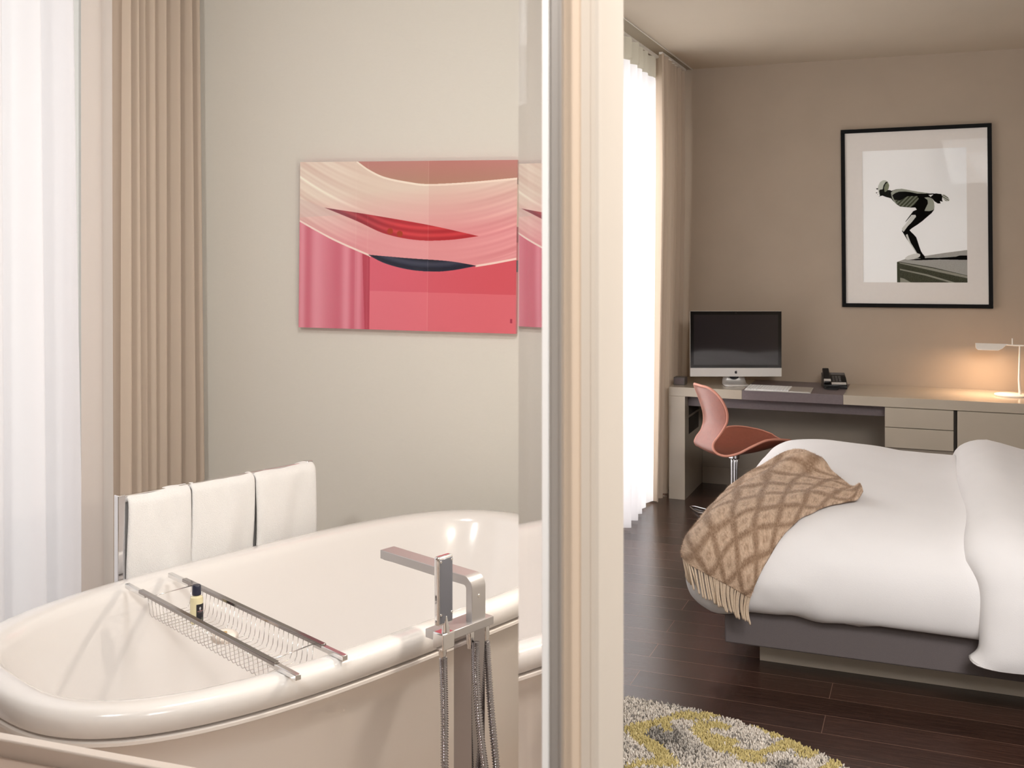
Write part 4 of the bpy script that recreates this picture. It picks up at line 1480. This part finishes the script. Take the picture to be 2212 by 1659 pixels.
for i in range(TU + 1):
    for j in range(TV + 1):
        p_, q_ = i / TU * 1.28, j / TV * 0.62
        a, b = p_ / 0.25 + 0.03 * math.sin(j * 0.3), q_ / 0.155 + 0.04 * math.sin(i * 0.11)
        s_ = abs(a % 1 - 0.5) + abs(b % 1 - 0.5)
        d_ = abs(s_ - 0.5)
        k_ = min(1.0, max(0.0, 1.35 - d_ / 0.16))
        k2 = max(0.0, 1 - abs(d_ - 0.42) / 0.07) * 0.6
        k_ = max(k_, k2) * (0.8 + 0.2 * math.sin(i * 1.7 + j * 2.1))
        nz_ = rnd.uniform(-16, 16)
        tcol.append((200 - 60 * k_ + nz_, 173 - 62 * k_ + nz_, 149 - 62 * k_ + nz_))
idx = np.arange((TU + 1) * (TV + 1)).reshape(TU + 1, TV + 1)
tf = np.stack([idx[:-1, :-1], idx[1:, :-1], idx[1:, 1:], idx[:-1, 1:]], -1).reshape(-1, 4)
me = fastmesh('woven_cloth', np.array([[p.x, p.y, p.z] for row in trows for p in row]), tf)
setcol(me, tcol)
obj('woven_cloth', me, M['throw'], tw, world=True, smooth=180, solid=0.010)
# short mohair fibres standing off the cloth
fco, fcl = [], []
for k in range(40000):
    i, j = rnd.randrange(TU), rnd.randrange(TV)
    fu, fv = rnd.random(), rnd.random()
    p = trows[i][j] * (1 - fu) * (1 - fv) + trows[i + 1][j] * fu * (1 - fv) + trows[i][j + 1] * (1 - fu) * fv + trows[i + 1][j + 1] * fu * fv
    n = (trows[i + 1][j] - trows[i][j]).cross(trows[i][j + 1] - trows[i][j]).normalized()
    if n.z < 0 and n.y > -0.3:
        n = -n
    if n.dot(Vector((-0.3, -0.6, 0.7))) < 0:
        n = -n
    d_ = (n * rnd.uniform(0.3, 1.0) + Vector((rnd.uniform(-1, 1), rnd.uniform(-1, 1), rnd.uniform(-1, 1)))).normalized() * rnd.uniform(0.004, 0.011)
    s_ = d_.cross(n).normalized() * 0.0005
    p = p + n * 0.004
    fco += [p - s_, p + s_, p + d_]
    c_ = tcol[i * (TV + 1) + j]
    fcl += [tuple(min(255, x * 1.08 + 6) for x in c_)] * 3
me = fastmesh('fibres', np.array([[p.x, p.y, p.z] for p in fco]), np.arange(len(fco)).reshape(-1, 3))
setcol(me, fcl)
fb = obj('fibres', me, M['throw'], tw, world=True)
fb['kind'] = 'stuff'
for k in range(36):
    j = int(round((k + 0.3) / 35.6 * TV))
    j = min(TV, j)
    p = trows[0][j]
    up_ = (trows[0][j] - trows[4][j]).normalized()
    sw = rnd.uniform(-0.006, 0.006)
    ln = rnd.uniform(0.098, 0.112)
    pts = [p + Vector((0, 0, 0.002))]
    for f in (0.25, 0.5, 0.75, 1.0):
        q = p + (up_ * (1 - f * 0.5) + Vector((0.25, 0, -1.0)) * f * 0.6).normalized() * ln * f + Vector((sw * f, sw * f, 0))
        loc, nrm, _, dist = BV.find_nearest(q)
        if (q - loc).dot(nrm) < 0.007:
            q = loc + nrm * 0.007
        pts.append(q)
    obj('tassel', tube(spline(pts, 12), [0.0040] * 10 + [0.0046, 0.0026], n=7), M['fringe'], tw, world=True, smooth=180)


# ------------------------------------------------------------------ round rug
RC, RRAD = (-0.969, 2.663), 1.150
RUGX = lambda y: -0.2805 * y + 0.012      # the wall cuts the rug off here
rg = root('round_rug', (RC[0], RC[1], 0), 'round shaggy grey rug with a yellow scroll pattern', 'rug')
arc = [(RC[0] + (RRAD - 0.006) * math.cos(a), RC[1] + (RRAD - 0.006) * math.sin(a)) for a in np.linspace(-PI, PI, 240)]
arc = [(x, y) for x, y in arc if x > RUGX(y)]
k0 = min(range(len(arc)), key=lambda i: arc[i][1])
obj('rug_backing', prism([(x - RC[0], y - RC[1]) for x, y in arc], 0.001, 0.008), M['rug_base'], rg)
SC = [[(-0.988, 3.542), (-0.929, 3.593), (-0.868, 3.675), (-0.831, 3.724), (-0.762, 3.742), (-0.685, 3.802), (-0.609, 3.777), (-0.559, 3.758), (-0.491, 3.71), (-0.428, 3.717), (-0.363, 3.697), (-0.329, 3.649)],
      [(-0.661, 3.69), (-0.691, 3.706), (-0.734, 3.68), (-0.741, 3.621), (-0.704, 3.571), (-0.651, 3.53), (-0.587, 3.526), (-0.532, 3.526), (-0.495, 3.575), (-0.454, 3.626), (-0.412, 3.678)],
      [(-0.952, 3.575), (-0.922, 3.504), (-0.865, 3.464), (-0.823, 3.42), (-0.781, 3.369), (-0.863, 3.337), (-0.891, 3.302), (-0.91, 3.262)],
      [(-0.272, 3.603), (-0.291, 3.531), (-0.304, 3.483), (-0.32, 3.40)], [(-0.697, 3.592), (-0.625, 3.594)], [(-0.564, 3.497), (-0.506, 3.495)], [(-0.402, 3.655), (-0.381, 3.594), (-0.35, 3.641)], [(-0.876, 3.672), (-0.843, 3.599)]]


def rug_tufts():
    rng = np.random.default_rng(3)
    s = 0.0068
    n = int(2 * RRAD / s)
    gx, gy = np.meshgrid(np.arange(n) * s - RRAD, np.arange(n) * s - RRAD)
    gx = gx.ravel() + rng.uniform(-0.45, 0.45, gx.size) * s
    gy = gy.ravel() + rng.uniform(-0.45, 0.45, gy.size) * s
    wob = RRAD * (0.996 + 0.004 * np.sin(np.arctan2(gy, gx) * 90))
    k = (np.hypot(gx, gy) < wob) & (gx + RC[0] > RUGX(gy + RC[1]))
    gx, gy = gx[k], gy[k]
    N_ = len(gx)
    wx, wy = gx + RC[0], gy + RC[1]
    dist = np.full(N_, 9.0)
    segs = []
    for pl in SC:
        # the scroll repeats turned by thirds around the rug centre
        for rot in (0, 2 * PI / 5, 4 * PI / 5, 6 * PI / 5, 8 * PI / 5):
            c_, s_ = math.cos(rot), math.sin(rot)
            q = [((x - RC[0]) * c_ - (y - RC[1]) * s_, (x - RC[0]) * s_ + (y - RC[1]) * c_) for x, y in pl]
            segs += list(zip(q, q[1:]))
    for (a, b) in segs:
        dx, dy = b[0] - a[0], b[1] - a[1]
        l2 = dx * dx + dy * dy
        t = np.clip(((gx - a[0]) * dx + (gy - a[1]) * dy) / l2, 0, 1)
        dist = np.minimum(dist, np.hypot(gx - a[0] - t * dx, gy - a[1] - t * dy))
    w_ = 0.024 + 0.008 * np.sin(wx * 23 + wy * 17)
    yel = dist + rng.normal(0, 0.003, N_) < w_
    blot = (np.sin(wx * 9 + 2 * np.sin(wy * 7)) * np.cos(wy * 8 + 1.5 * np.sin(wx * 5 + 1)) + 0.5 * np.sin(wx * 21 + wy * 3) * np.cos(wy * 19 - wx * 6))
    dark = np.clip((blot - 0.15) / 0.7, 0, 1)
    base = np.array([226, 216, 204.])[None] * (1 - dark[:, None] * 0.24) + rng.normal(0, 13, N_)[:, None]
    sel = rng.random(N_) < 0.12 + 0.25 * dark
    base[sel] *= 0.62
    gold = np.array([208, 190, 130.])[None] + rng.normal(0, 11, N_)[:, None]
    col = np.where(yel[:, None], gold, base)
    h = rng.uniform(0.008, 0.015, N_)
    lx, ly = rng.normal(0, 0.0035, N_), rng.normal(0, 0.0035, N_)
    r = rng.uniform(0.0030, 0.0044, N_)
    a0 = rng.uniform(0, 2 * PI, N_)
    co, cl = [], []
    for lev, (f, rf) in enumerate(((0.0, 1.0), (0.6, 1.15), (1.0, 0.35))):
        for j in range(3):
            a = a0 + 2 * PI * j / 3
            co.append(np.stack([gx + lx * f + np.cos(a) * r * rf, gy + ly * f + np.sin(a) * r * rf, 0.006 + h * f], 1))
            cl.append(col)
    co = np.stack(co, 1).reshape(-1, 3)
    cl = np.stack(cl, 1).reshape(-1, 3)
    base_i = (np.arange(N_) * 9)[:, None, None]
    f = []
    for lev in range(2):
        for j in range(3):
            f.append([lev * 3 + j, lev * 3 + (j + 1) % 3, lev * 3 + 3 + (j + 1) % 3, lev * 3 + 3 + j])
    faces = (base_i + np.array(f)[None]).reshape(-1, 4)
    me = fastmesh('pile', co, faces)
    setcol(me, cl)
    return me


pl = obj('pile', rug_tufts(), M['rug'], rg, smooth=180)
pl['kind'] = 'stuff'
